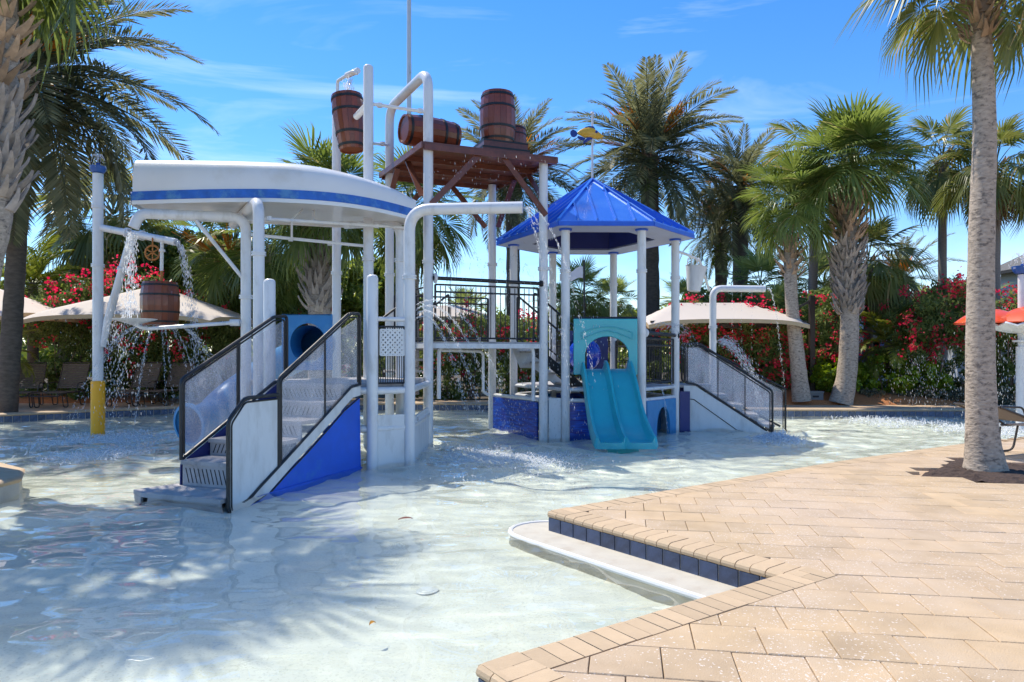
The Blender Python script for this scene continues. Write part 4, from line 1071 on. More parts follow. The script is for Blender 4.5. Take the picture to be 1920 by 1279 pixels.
for i, (y, z) in enumerate(sm_):
    s_ = (12.36 - y)/1.41; s_ = max(0, s_); c = 1.655 + .13*s_; hw = .45 + .045*s_
    for side in (0, 1):
        for j in range(nw+1):
            q = -1 + 2*j/nw
            rimp = max(min(1, 1.15*math.exp(-((abs(q)-.935)/.085)**4)), min(1, 1.15*math.exp(-((q)/.08)**4))*.92)
            edge = -.10 if abs(q) > .985 else 0
            h = (.165 * (1 - .45*max(0, (s_-.75)/.25) if s_ < 1 else .5)) * min(1.0, rimp)
            if i == 0: h *= .4
            lip = 0
            yy = y + (.07*(abs(abs(q)*2-1))**3 if s_ > .85 else 0) * (s_-.85)/.15
            V.append((c + q*hw*(1.02 if side else 1.0), yy, z + (h + edge*.6 if side == 0 else -.05 - (.05 if abs(q) < .98 else 0))))
    # ring = top row then bottom row
R_ = 2*(nw+1); F = []
for i in range(len(sm_)-1):
    for j in range(nw): F.append((i*R_+j, i*R_+j+1, (i+1)*R_+j+1, (i+1)*R_+j)); F.append((i*R_+nw+1+j, (i+1)*R_+nw+1+j, (i+1)*R_+nw+2+j, i*R_+nw+2+j))
    F.append((i*R_, (i+1)*R_, (i+1)*R_+nw+1, i*R_+nw+1)); F.append((i*R_+nw, i*R_+nw+nw+1, (i+1)*R_+nw+nw+1, (i+1)*R_+nw))
for e in (0, (len(sm_)-1)*R_):
    for j in range(nw): F.append((e+j, e+nw+1+j, e+nw+2+j, e+j+1))
mb = MB(); mb.add(V, F); mb.build('slide_bed', M['teal'], ds, True)
mb = MB(); mb.box((1.75, 11.2, -.08), (.5, .2, .34)); mb.build('slide_foot', M['teal'], ds)

# --- right staircase
N0, ND = Vector((4.95, 13.38, 0)), Vector((-.985, .17, 0)); NN = Vector((.17, .985, 0))
def Q(t, w, z): return N0 + ND*t + NN*w + Vector((0, 0, z))
rs = thing('staircase', 'white staircase with black rails and wet clear panels right of the pavilion', 'staircase', Q(.8, .4, 0))
RW = .92; RL = 1.62
mb = MB(); mb.prism([Q(.10, 0, -.25), Q(.10, 0, .0), Q(1.42, 0, .86), Q(RL+.02, 0, .87), Q(RL+.02, 0, -.25)], NN*.02); mb.build('side_panel', M['panel'], rs)
mb = MB(); mb.tube([Q(.55, -.006, -.05), Q(1.45, -.006, .60), Q(RL, -.006, .62)], .008, 6); mb.build('panel_seam', M['black'], rs)
mb = MB(); mb.prism([Q(.0, RW, -.25), Q(.0, RW, .0), Q(1.42, RW, .86), Q(RL+.1, RW, .87), Q(RL+.1, RW, -.25)], NN*-.02); mb.build('side_panel', M['navy'], rs)
for k in range(5):
    z = .14 + .185*k; t0 = -.05 + .29*k; t1 = t0 + .31 if k < 4 else RL+.1
    mb = MB(); mb.prism([Q(t0, .03, z-.05), Q(t1, .03, z-.05), Q(t1, RW-.03, z-.05), Q(t0, RW-.03, z-.05)], (0, 0, .05)); mb.build('tread', M['tread'], rs)
    mb = MB(); mb.prism([Q(t0+.012, .035, z-.05), Q(t0+.012, RW-.035, z-.05), Q(t0+.012, RW-.035, z-.20), Q(t0+.012, .035, z-.20)], ND*.02); mb.build('riser', M['tread'], rs)
for w, ex, nm in ((0, 0, 'handrail'), (RW, .42, 'handrail')):
    e = -ex; o_ = Q(0, w, 0)
    mb = MB()
    rail(mb, [Q(e, w, -.25), Q(e, w, .78), Q(1.34, w, 1.68), Q(RL, w, 1.68), Q(RL, w, .92), Q(1.42, w, .90), Q(.10+e, w, .02)], .022, .06)
    rail(mb, [Q(e+.045, w, -.1), Q(e+.045, w, .75), Q(1.34, w, 1.62), Q(RL-.045, w, 1.62), Q(RL-.045, w, .95)], .011, .04)
    mb.build(nm, M['black'], rs, True)
    cuts = [e+.05, .50, 1.0, RL-.05] if w == 0 else [e+.05, .6, RL-.05]
    def ztop(t): return min(1.61, .74 + (t-e)*(.90/(1.34-e)))
    def zbot(t): return min(.93, max(.05, .06 + (t-.10-e)*(.86/(1.32-e))))
    for i in range(len(cuts)-1):
        t0, t1 = cuts[i]+.006, cuts[i+1]-.006
        mid = [Q(1.34, w, ztop(1.34))] if t0 < 1.34 < t1 else []
        mb = MB(); mb.prism([Q(t0, w, zbot(t0)), Q(t1, w, zbot(t1)), Q(t1, w, ztop(t1))] + mid + [Q(t0, w, ztop(t0))], NN*.006); mb.build('clear_panel', M['clear'], rs)
        if i: mb = MB(); rail(mb, [Q(cuts[i], w, zbot(cuts[i])), Q(cuts[i], w, ztop(cuts[i]))], .009); mb.build('mid_bar', M['black'], rs)

# --- right spout and hanging bucket
s3 = thing('water_spout', 'slim white pipe spout standing behind the right staircase', 'water spout', (4.28, 15.0, 0))
z3 = wz(541, 15)
mb = MB(); mb.tube(arc([(4.28, 15, -.25), (4.28, 15, z3), (wx(1434, 15), 15.0, z3-.01)], .20, 8), .072, 18); mb.build('pipe', M['white'], s3, True)
mb = MB(); collar(mb, 4.28, 15, wz(613, 15), .072); mb.build('collar', M['white'], s3, True)
bk = thing('tipping_bucket', 'white tapered bucket hanging from a bent pipe beside the pavilion', 'bucket', P(1303, 524, 14.3))
mb = MB(); mb.tube(arc([HX(2, 1.6, wz(470, 13.6)), P(1290, 478, 14.1), P(1312, 488, 14.3), P(1330, 545, 14.9)], .08, 4), .026, 10); mb.build('hanger_pipe', M['white'], bk, True)
mb = MB(); c_ = P(1303, 523, 14.3)
mb.lathe([(.0, -.255), (.10, -.26), (.125, -.25), (.215, .25), (.222, .255), (.205, .25), (.112, -.235), (0, -.24)], c_, 24, M=Matrix.Rotation(.12, 3, 'Y'), cap=False); mb.build('pail', M['panel'], bk, True)
mb = MB()
for dx in (-.16, -.06, .08, .17): mb.tube([c_ + V2(dx, 0, .23), P(1300 + dx*60, 484, 14.2)], .012, 6)
mb.build('hanger_rod', M['white'], bk)

# --- yellow footed post with pulley barrel
yp = thing('spray_post', 'tall white spray post with a yellow foot and a blue bowl on top', 'spray post', (-7.47, 12.7, 0))
mb = MB(); post(mb, -7.47, 12.7, -.25, wz(326, 12.7), .088, False); mb.build('post', M['white'], yp, True)
mb = MB(); mb.lathe([(.09, -.25), (.116, -.25), (.116, .985), (.10, 1.0), (.088, 1.0)], (-7.47, 12.7, 0), 24, cap=False); mb.build('foot_pad', M['yellow'], yp, True)
mb = MB(); zt_ = wz(326, 12.7); mb.lathe([(.03, .0), (.10, .02), (.13, .08), (.135, .13), (.09, .12), (.03, .12), (.03, .17), (.045, .19), (.0, .2)], (-7.47, 12.7, zt_), 20, cap=False); mb.build('bowl', M['bowl'], yp, True)
collars(yp, ((-7.47, 12.7, wz(388, 12.7), .088), (-7.47, 12.7, wz(498, 12.7), .088)))
mb = MB(); mb.tube([P(193, 650, 12.7), P(202, 600, 12.65), P(248, 440, 12.4)], [.05, .066, .066], 14); mb.build('strut', M['white'], yp, True)
mb = MB(); mb.tube([P(190, 427, 12.7), P(330, 454, 12.1)], .062, 14); arm = mb.build('arm', M['white'], yp, True)
mb = MB(); axm = (P(330,454,12.1) - P(190,427,12.7)).to_track_quat('Z', 'Y').to_matrix()
for px_, py_ in ((239, 436.5), (266, 441.5)): mb.lathe([(.062, -.03), (.088, -.025), (.088, .025), (.062, .03)], P(px_, py_, 12.4), 16, M=axm, cap=False)
ax2 = (P(248,440,12.4) - P(202,600,12.65)).to_track_quat('Z', 'Y').to_matrix()
mb.lathe([(.066, -.03), (.092, -.025), (.092, .025), (.066, .03)], P(230, 505, 12.49), 16, M=ax2, cap=False); mb.build('clamp', M['white'], arm, True)
mb = MB(); hub = P(286, 474, 12.2); Rw = .125
mb.tube([hub + V2(Rw*math.cos(a), 0, Rw*math.sin(a)) for a in [2*PI*k/24 for k in range(25)]], .018, 8, cap=False)
for k in range(6): a = PI/6 + 2*PI*k/6; mb.tube([hub, hub + V2(Rw*math.cos(a), 0, Rw*math.sin(a))], .012, 6)
mb.tube([hub + V2(0,0,Rw), hub + V2(0,0,.26)], .014, 6); mb.build('pulley_wheel', M['rust'], yp, True)
mb = MB(); mb.tube([P(304, 450, 12.2), P(303, 508, 12.2)], .03, 10); mb.lathe([(.03, -.02), (.05, -.02), (.05, .02), (.03, .02)], P(304, 470, 12.2), 12); mb.build('hanger_pipe', M['white'], yp, True)
mb = MB(); mb.tube([P(303, 506, 12.2), P(303, 535, 12.2)], .024, 10); mb.build('hanger_rod', M['rust'], yp, True)
barrel('barrel', 'brown barrel hanging below the rusty pulley wheel', P(300, 569.5, 12.2), .315, .74, (0, 0, 1), .12)

# --- orange shell feature on the right
of = thing('splash_fountain', 'white fountain post with orange shells and a blue bowl at the right edge', 'fountain', (wx(1916, 13.4), 13.4, 0))
ox, oy = wx(1917, 13.4), 13.4
mb = MB(); post(mb, ox, oy, -.25, wz(650, oy), .105, False); post(mb, ox, oy, wz(650, oy), wz(515, oy), .075, False); mb.build('post', M['white'], of, True)
mb = MB(); mb.lathe([(.105, -.02), (.16, -.015), (.16, .02), (.105, .025)], (ox, oy, wz(640, oy)), 20, cap=False); mb.build('collar', M['white'], of, True)
mb = MB(); mb.lathe([(.02, 0), (.12, .02), (.17, .10), (.175, .16), (.12, .15), (.03, .14), (.03, .2), (0, .21)], (ox, oy, wz(515, oy)), 24, cap=False); mb.build('bowl', M['bowl'], of, True)
def shell(name, cx, cy, cz, R, hgt, m_, n=48, lobes=10, amp=.05, rim=.0, up=1):
    V = []; nr = 8
    for i in range(nr+1):
        t = i/nr
        for k in range(n):
            a = 2*PI*k/n; rr = R*t*(1 + amp*t*math.cos(lobes*a)); z = up*hgt*(1-t*t) + rim*t*t*math.cos(lobes*a)
            V.append((cx + rr*math.cos(a), cy + rr*math.sin(a), cz + z))
    F = [(i*n+k, i*n+(k+1) % n, (i+1)*n+(k+1) % n, (i+1)*n+k) for i in range(nr) for k in range(n)]
    mb = MB(); mb.add(V, F); o = mb.build(name, m_, of, True); s = o.modifiers.new('t', 'SOLIDIFY'); s.thickness = .03; return o
shell('orange_shell', ox + .08, oy - .1, wz(604, oy), .62, .30, M['orange'], lobes=6, amp=.04)
shell('orange_shell', ox - .42, oy + .3, wz(604, oy), .62, .27, M['orange'], lobes=6, amp=.04)
shell('scalloped_dish', ox + .02, oy, wz(607, oy), .62, .16, M['panel'], lobes=12, amp=.04, rim=.03, up=-1)

# ------------------------------------------------------------------ palms, shrubs, trees
def rotm(az, el, roll=0.0):
    return (Matrix.Rotation(az, 4, 'Z') @ Matrix.Rotation(-el, 4, 'Y') @ Matrix.Rotation(roll, 4, 'X'))
def date_frond(L, bend, mat_, seed, nl=30, lw=.034, ll=.46, droop=.25):
    r = np.random.default_rng(seed); n = 14; pts = []; p = np.zeros(3); ds_ = L / n; dirs = []
    side = r.normal(0, .06)
    for i in range(n + 1):
        s = i/n; th = -bend * s ** 1.5; d = np.array([math.cos(th), side*s, math.sin(th)]); d /= np.linalg.norm(d)
        pts.append(p.copy()); dirs.append(d); p = p + d * ds_
    pts = np.array(pts); dirs = np.array(dirs); V = []; F = []
    def at(s):
        x = s*n; i = min(int(x), n-1); t = x-i; return pts[i]*(1-t)+pts[i+1]*t, dirs[i]*(1-t)+dirs[i+1]*t
    w0 = .028
    for i in range(n+1):                              # rachis as a thin ridge
        w = w0*(1-.85*i/n); V += [pts[i]+[0,-w,0], pts[i]+[0,w,0], pts[i]+[0,0,w]]
    for i in range(n):
        a = i*3; F += [(a,a+3,a+5,a+2), (a+1,a+2,a+5,a+4), (a,a+1,a+4,a+3)]
    for k in range(nl):
        s = .10 + .90*k/(nl-1)
        q, d = at(min(s, .999)); up = np.array([-d[2], 0, d[0]]); lat = np.cross(up, d)
        pr = math.sin(PI*min(1, .18+.80*s))**.6; l = ll*pr*r.uniform(.85, 1.1) + .05
        for sg in (-1, 1):
            fw = .55 + .5*s + r.normal(0, .08)
            dd = d*fw + lat*sg*(.95) + up*(.35 - droop*s + r.normal(0, .10)); dd /= np.linalg.norm(dd)
            nn = np.cross(dd, up*.8 + lat*.3*sg); nn /= np.linalg.norm(nn)
            w = lw*(.7 + .3*pr); b = len(V); tip = q + dd*l + np.array([0, 0, -.06*l])
            V += [q, q + dd*l*.45 + nn*w, tip, q + dd*l*.45 - nn*w]; F.append((b, b+1, b+2, b+3))
    return np_mesh('frond', V, F, mat_)
def fan_frond(Lp, R, bend, mat_, seed, nseg=34, spread=2.25, droop=.35, fold=.35, wk=1.0, split=.45):
    r = np.random.default_rng(seed); V = []; F = []; n = 6; p = np.zeros(3); pts = []; dirs = []
    for i in range(n+1):
        th = -bend*(i/n)**1.3; d = np.array([math.cos(th), 0, math.sin(th)]); pts.append(p.copy()); dirs.append(d); p = p + d*Lp/n
    for i in range(n+1):
        w = .022*(1-.5*i/n); V += [pts[i]+[0,-w,0], pts[i]+[0,w,0], pts[i]+[0,0,w]]
    for i in range(n):
        a = i*3; F += [(a,a+3,a+5,a+2), (a+1,a+2,a+5,a+4), (a,a+1,a+4,a+3)]
    c = pts[-1]; d = dirs[-1]; up = np.array([-d[2], 0, d[0]]); lat = np.array([0, 1.0, 0])
    for k in range(nseg):
        a = -spread + 2*spread*k/(nseg-1) + r.normal(0, .025)
        l = R*(.72 + .28*math.cos(a*.62))*r.uniform(.90, 1.06)
        root = c + d*(.12*R*math.cos(a))
        dd = d*math.cos(a) + lat*math.sin(a) + up*(fold*abs(math.sin(a)) - .05); dd /= np.linalg.norm(dd)
        sd = -d*math.sin(a) + lat*math.cos(a)
        w = wk*spread/(nseg-1)*l*split*.92
        m1 = root + dd*l*split + np.array([0,0,-droop*.10*l]); m2 = root + dd*l*.78 + np.array([0,0,-droop*.38*l]) ; t = root + dd*l*(1-.10*droop) + np.array([0,0,-droop*l*r.uniform(.75, 1.15)])
        b = len(V); tw = up*r.normal(0, .25)*w
        V += [root, m1 + sd*w + tw, m1 - sd*w - tw, m2 + sd*w*.62, m2 - sd*w*.62, t]
        F += [(b, b+1, b+2, b+2), (b+1, b+3, b+4, b+2), (b+3, b+5, b+4, b+4)]
    V = np.array(V); tri = [f[:3] for f in F if f[2] == f[3] or len(set(f)) == 3]; 
    me = bpy.data.meshes.new('frond'); me.from_pydata(V.tolist(), [], [tuple(dict.fromkeys(f)) for f in F]); me.materials.append(mat_); me.update(); return me
FR = {
 'date': [date_frond(2.7, b, M['date'], i, 56, .021, .48) for i, b in enumerate((.75, .95, 1.15, 1.35))],
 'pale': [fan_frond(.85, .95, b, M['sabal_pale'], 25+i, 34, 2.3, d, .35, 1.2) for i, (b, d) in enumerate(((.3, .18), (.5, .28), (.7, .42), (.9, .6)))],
 'sabal': [fan_frond(.85, .95, b, M['sabal'], 20+i, 38, 2.3, d, .35, 1.2) for i, (b, d) in enumerate(((.3, .18), (.5, .28), (.7, .42), (.9, .6)))],
 'wash': [fan_frond(.85, .85, b, M['wash'], 40+i, 30, 2.0, d, .25, 1.45, .42) for i, (b, d) in enumerate(((.35, .55), (.55, .8), (.8, 1.0), (.6, .9)))],
 'dry': [fan_frond(.8, .7, .7, M['dry'], 60+i, 24, 1.5, 1.0, .2, .8) for i in range(2)],
 'queen': [date_frond(2.1, b, M['queen'], 70+i, 34, .034, .50, .5) for i, b in enumerate((1.0, 1.3, 1.6))],
}
def boot_mesh(L, w, th, m_):
    """split leaf base: a broad foot that forks into two ragged prongs"""
    mb = MB(); n = 6
    for sg in (-1, 1):
        V = []
        for i in range(n+1):
            s = i/n; x = .12*math.sin(s*1.5)*L/.3*.9 + (.02*s if sg > 0 else 0); z = L*s*(1 if sg > 0 else .86)
            inner = 0 if s < .35 else sg*w*(s-.35)*1.15; outer = sg*w*(1 - .15*s)
            if i == n: inner = outer*.86
            t_ = th*(1-.6*s) + .006
            V += [(x, inner, z), (x, outer, z), (x + t_*.7, outer*.96, z), (x + t_*1.5, inner, z)]
        F = [(i*4+j, i*4+(j+1) % 4, (i+1)*4+(j+1) % 4, (i+1)*4+j) for i in range(n) for j in range(4)] + [(3,2,1,0), (n*4, n*4+1, n*4+2, n*4+3)]
        mb.add(V, F)
    o = mb.build('b', m_); me = o.data; bpy.data.objects.remove(o); return me
BOOT = {'tan': boot_mesh(.34, .085, .03, M['boot']), 'grey': boot_mesh(.34, .085, .03, M['boot_grey']), 'small': boot_mesh(.2, .05, .02, M['boot'])}
def crown(t, c, kind, n, scale, e0=82, e1=-30, seed=0, jit=7, off=.08, name='frond', az0=0, azr=None):
    r = random.Random(seed); c = Vector(c) - ORIG[t.name]; ms = FR[kind]
    for k in range(n):
        s = k/max(1, n-1); el = math.radians(e0 + (e1-e0)*s**.9 + r.uniform(-jit, jit)); az = az0 + k*2.39996 + r.uniform(-.2, .2)
        if azr: az = r.uniform(*azr)
        me = ms[min(len(ms)-1, int(s*len(ms)*.999))] if kind not in ('dry',) else ms[k % 2]
        o = bpy.data.objects.new(name, me); COL.objects.link(o); o.parent = t
        sc_ = scale*r.uniform(.88, 1.10)*(.85 if s < .12 else 1)
        Mx = rotm(az, el, r.uniform(-.35, .35)); d = Mx.to_3x3() @ Vector((1,0,0))
        o.matrix_basis = Matrix.Translation(c + d*off + Vector((0, 0, -.25*s*scale))) @ Mx @ Matrix.Scale(sc_, 4)
def trunk(t, pts, rs, m_, n=16, rings=True, name='trunk', seg=26, rough=.03):
    pts = [Vector(p) for p in pts]; r = random.Random(3); P_ = []; R_ = []
    for i in range(seg+1):
        x = i/seg*(len(pts)-1); k = min(int(x), len(pts)-2); f = x-k
        p0, p1, p2, p3 = pts[max(k-1,0)], pts[k], pts[k+1], pts[min(k+2,len(pts)-1)]
        q = .5*((2*p1) + (p2-p0)*f + (2*p0-5*p1+4*p2-p3)*f*f + (-p0+3*p1-3*p2+p3)*f**3)
        P_.append(q); R_.append((rs[k]*(1-f)+rs[k+1]*f)*(1 + r.uniform(-rough, rough)))
    mb = MB(); mb.tube(P_, R_, n); return mb.build(name, m_, t, True)
def boots(t, p0, p1, r0, r1, n, kind, scale=1.0, seed=1, tilt=.25):
    r = random.Random(seed); p0, p1 = Vector(p0) - ORIG[t.name], Vector(p1) - ORIG[t.name]
    for k in range(n):
        s = k/(n-1); az = k*2.39996 + r.uniform(-.15, .15); p = p0 + (p1-p0)*s; rr = r0 + (r1-r0)*s
        o = bpy.data.objects.new('leaf_base', BOOT[kind]); COL.objects.link(o); o.parent = t
        Mx = Matrix.Rotation(az, 4, 'Z') @ Matrix.Translation((rr*.88, 0, 0)) @ Matrix.Rotation(tilt + r.uniform(-.12, .15), 4, 'Y') @ Matrix.Rotation(r.uniform(-.35, .35), 4, 'X')
        o.matrix_basis = Matrix.Translation(p) @ Mx @ Matrix.Scale(scale*r.uniform(.8, 1.2), 4)
def cloud(blobs, n, L, W, m_, seed, flat=.35, shell_=.55, name='foliage', parent=None, sub=40, subr=.30):
    """leaf quads gathered in clumps over the surface of the ellipsoids (x,y,z,rx,ry,rz)"""
    r = np.random.default_rng(seed); B = np.array(blobs, float); vol = (B[:,3]*B[:,4]*B[:,5])**.67; pr = vol/vol.sum()
    cl = []
    for i in range(sub):
        b = B[r.choice(len(B), p=pr)]; d = r.normal(size=3); d /= np.linalg.norm(d); k = shell_ + (1-shell_)*r.random()**.6
        c = b[:3] + d*b[3:]*k*.92; cl.append((*c, subr*r.uniform(.6, 1.4)*b[3:].mean()))
    cl = np.array(cl); idx = r.integers(0, len(cl), n); d = r.normal(size=(n,3)); d /= np.linalg.norm(d, axis=1)[:,None]
    C = cl[idx,:3] + d*(r.random((n,1))**.45)*cl[idx,3:4]*np.array([1,1,.85])
    C[:,2] = np.maximum(C[:,2], .14)
    ax = r.normal(size=(n,3)); ax[:,2] += flat; ax /= np.linalg.norm(ax, axis=1)[:,None]
    n2 = r.normal(size=(n,3)); n2[:,2] += .8; sd = np.cross(ax, n2); sd /= (np.linalg.norm(sd, axis=1)[:,None]+1e-9)
    l = L*r.uniform(.65, 1.3, (n,1)); w = W*r.uniform(.7, 1.3, (n,1))
    V = np.stack([C-ax*l/2, C+sd*w/2, C+ax*l/2, C-sd*w/2], 1).reshape(-1,3); F = np.arange(4*n).reshape(-1,4)
    off = ORIG[parent.name] if parent else Vector((0,0,0)); V = V - np.array(off)
    me = np_mesh(name, V, F, m_); o = bpy.data.objects.new(name, me); COL.objects.link(o)
    if parent: o.parent = parent; ORIG[o.name] = off
    return o
def stems(t, base, top, n, spread, r0, seed, m_='branch'):
    r = random.Random(seed); base = Vector(base); top = Vector(top)
    for k in range(n):
        a = r.uniform(0, 2*PI); e = top + Vector((math.cos(a)*spread*r.uniform(.3,1), math.sin(a)*spread*r.uniform(.3,1), r.uniform(-.4,.3)))
        b = base + Vector((math.cos(a)*.12, math.sin(a)*.12, -.1)); m_id = (b+e)/2 + Vector((r.uniform(-.15,.15), r.uniform(-.15,.15), .1))
        mb = MB(); mb.tube([b, m_id, e], [r0, r0*.75, r0*.35], 7); mb.build('stem', M[m_], t, True)

def flowers_sprig(t, c, kind_seed, n, R, mat_='dates', L=.5):
    """hanging branched flower stalks"""
    r = np.random.default_rng(kind_seed); V = []; F = []; off = np.array(ORIG[t.name]); c = np.array(c)
    for k in range(n):
        a = r.uniform(0, 2*PI); d0 = np.array([math.cos(a), math.sin(a), r.uniform(-.1, .8)]); d0 /= np.linalg.norm(d0); o0 = c + d0*R*.35
        for j in range(22):
            d = d0*R*r.uniform(.5, .9) + r.normal(0, .11, 3) + np.array([0,0,-.14*r.random()]); e = o0 + d; s = np.cross(d, [0,0,1]); s = s/(np.linalg.norm(s)+1e-6)*.013; b = len(V)
            V += [o0+d*.35-s, o0+d*.35+s, e+s, e-s]; F.append((b, b+1, b+2, b+3))
    me = np_mesh('flower_stalk', np.array(V)-off, F, M[mat_]); o = bpy.data.objects.new('flower_stalk', me); COL.objects.link(o); o.parent = t; o['kind'] = 'stuff'

# --- date palms
def date_palm(label, px, Y, ybase, ctr_py, R, nf, tr, seed, fern=True, lean=0.0, px_top=None, e1=-44):
    xb = wx(px, Y); c = P(px_top or px, ctr_py, Y); t = thing('date_palm', label, 'palm tree', (xb, Y, .12), 'date palms')
    trunk(t, [(xb, Y, .0), ((xb+c.x)/2 + lean, Y, c.z*.5), (c.x, Y, c.z-.15)], [tr*1.15, tr, tr*1.05], M['trunk_dark'], rough=.06, seg=40)
    crown(t, c, 'date', nf, R/2.7, 84, e1, seed)
    boots(t, (c.x, c.y, c.z-1.0), (c.x, c.y, c.z-.1), tr*1.05, tr*1.25, 26, 'tan', .9, seed)
    if fern: cloud([(c.x, c.y, c.z-.95, tr*1.7, tr*1.7, .75), (c.x, c.y, c.z-1.45, tr*1.35, tr*1.35, .4)], 900, .22, .045, M['fern'], seed, name='trunk_fern', parent=t, shell_=.8, sub=30)
    flowers_sprig(t, c + Vector((0,-.25,.05)), seed, 13, R*.52)
    return t
date_palm('dark date palm leaning over the shade sails, leftmost in the picture', 12, 15.8, 700, 128, 3.75, 88, .19, 1, False, px_top=52, e1=-55)
date_palm('date palm whose crown rises behind the standing barrel', 962, 27, 640, 318, 3.1, 58, .26, 2)
date_palm('largest date palm with orange flower stalks right of the fish', 1223, 26, 640, 285, 3.5, 70, .31, 3, px_top=1217)
date_palm('date palm with a fern covered trunk right of the largest date palm', 1388, 28, 640, 350, 2.75, 58, .29, 4)
date_palm('small date palm standing lower and left of the fern covered one', 1352, 31, 640, 425, 2.4, 44, .25, 5)
date_palm('far date palm whose fronds show above the red shrub at right', 1690, 30, 640, 520, 2.4, 26, .2, 6)

# --- sabal palms
def sabal(label, pts, rs, ctr, R, nf, nb, b0, b1, rb, seed, bootk='tan', bscale=1.0, e1=-35, base=None, tm='trunk_smooth', grp='sabal palms', kind='sabal'):
    t = thing('sabal_palm', label, 'palm tree', (pts[0][0], pts[0][1], .12), grp)
    trunk(t, pts, rs, M[tm])
    if nb: boots(t, b0, b1, rb[0], rb[1], nb, bootk, bscale, seed)
    crown(t, ctr, kind, nf, R/1.8, 84, e1, seed)
    return t
Y_ = 18.3
p = lambda x, y, Y=Y_: P(x, y, Y)
sp1 = sabal('sturdy sabal palm with crisscross leaf bases growing from the red mulch', [p(1576, 757), p(1588, 700), p(1593, 600), p(1588, 480), p(1588, 345)], [.30, .245, .22, .24, .26],
      p(1597, 312), 1.85, 52, 88, p(1589, 455), p(1588, 350), (.32, .40), 11, 'tan', .95, 6)
boots(sp1, p(1592, 590), p(1589, 462), .25, .33, 110, 'grey', .95, 12, .14)
sabal('thin sabal palm leaning left beside the black sail post', [p(1503, 752), p(1496, 680), p(1484, 560), p(1481, 445)], [.24, .19, .155, .17], p(1488, 372), 1.45, 36, 40, p(1482, 520), p(1481, 430), (.17, .24), 13, 'tan', .8, -25)
sabal('sabal palm with a shaggy trunk behind the boat canopy', [P(600, 745, 16.8), P(600, 600, 16.8), P(597, 360, 16.8)], [.3, .27, .27], P(612, 372, 16.8), 1.65, 44, 60, P(597, 445, 16.8), P(598, 372, 16.8), (.30, .38), 14, 'tan', 1.05, -30)
_s = bpy.data.objects['sabal_palm.002']; boots(_s, P(599, 590, 16.8), P(597, 445, 16.8), .27, .31, 60, 'grey', 1.2, 15, .12)
sabal('slender sabal palm with hanging yellow flower stalks left of the boat posts', [P(437, 740, 21), P(437, 600, 21), P(438, 470, 21)], [.13, .11, .11], P(438, 455, 21), 2.0, 40, 0, None, None, None, 16, e1=-75)
flowers_sprig(bpy.data.objects['sabal_palm.003'], P(432, 500, 20.8), 5, 12, 1.5)
sabal('sabal palm glimpsed between the boat posts and the tall post', [P(508, 740, 20), P(508, 460, 20)], [.15, .14], P(508, 450, 20), 1.7, 34, 0, None, None, None, 17, e1=-70)
sabal('sabal palm with drooping leaves right of the tall middle posts', [P(775, 740, 20), P(775, 400, 20)], [.17, .15], P(775, 385, 20), 1.9, 40, 20, P(775, 450, 20), P(775, 400, 20), (.18, .24), 18, 'tan', .8, e1=-60)
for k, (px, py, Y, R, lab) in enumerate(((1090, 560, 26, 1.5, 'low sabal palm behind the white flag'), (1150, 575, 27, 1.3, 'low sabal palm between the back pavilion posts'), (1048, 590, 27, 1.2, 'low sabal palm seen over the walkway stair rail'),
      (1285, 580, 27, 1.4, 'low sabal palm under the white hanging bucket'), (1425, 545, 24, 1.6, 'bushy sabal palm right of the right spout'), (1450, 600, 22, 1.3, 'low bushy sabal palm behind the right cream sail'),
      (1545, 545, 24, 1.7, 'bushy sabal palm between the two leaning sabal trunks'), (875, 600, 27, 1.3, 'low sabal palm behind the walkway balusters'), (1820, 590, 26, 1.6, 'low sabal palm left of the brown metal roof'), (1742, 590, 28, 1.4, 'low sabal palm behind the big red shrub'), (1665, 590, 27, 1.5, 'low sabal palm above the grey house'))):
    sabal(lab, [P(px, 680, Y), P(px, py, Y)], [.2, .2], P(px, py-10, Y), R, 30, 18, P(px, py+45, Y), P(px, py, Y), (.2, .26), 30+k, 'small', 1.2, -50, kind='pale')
# left foreground palm in the planter
LPY = 8.4
q = lambda x, y: P(x, y, LPY)
lp_ = sabal('thick sabal palm with split leaf bases at the left edge', [V2(-6.9, LPY-.2, .15), q(-80, 720), q(-28, 480), q(-12, 380), q(-8, 200), q(-12, -60), q(-14, -250)], [.28, .22, .19, .20, .23, .25, .26], q(-14, -290), 2.15, 27, 76, q(-9, 190), q(-13, -250), (.23, .29), 41, 'tan', .9, -48)
boots(lp_, q(-11, 395), q(-9, 190), .19, .23, 44, 'grey', 1.05, 42, .14)
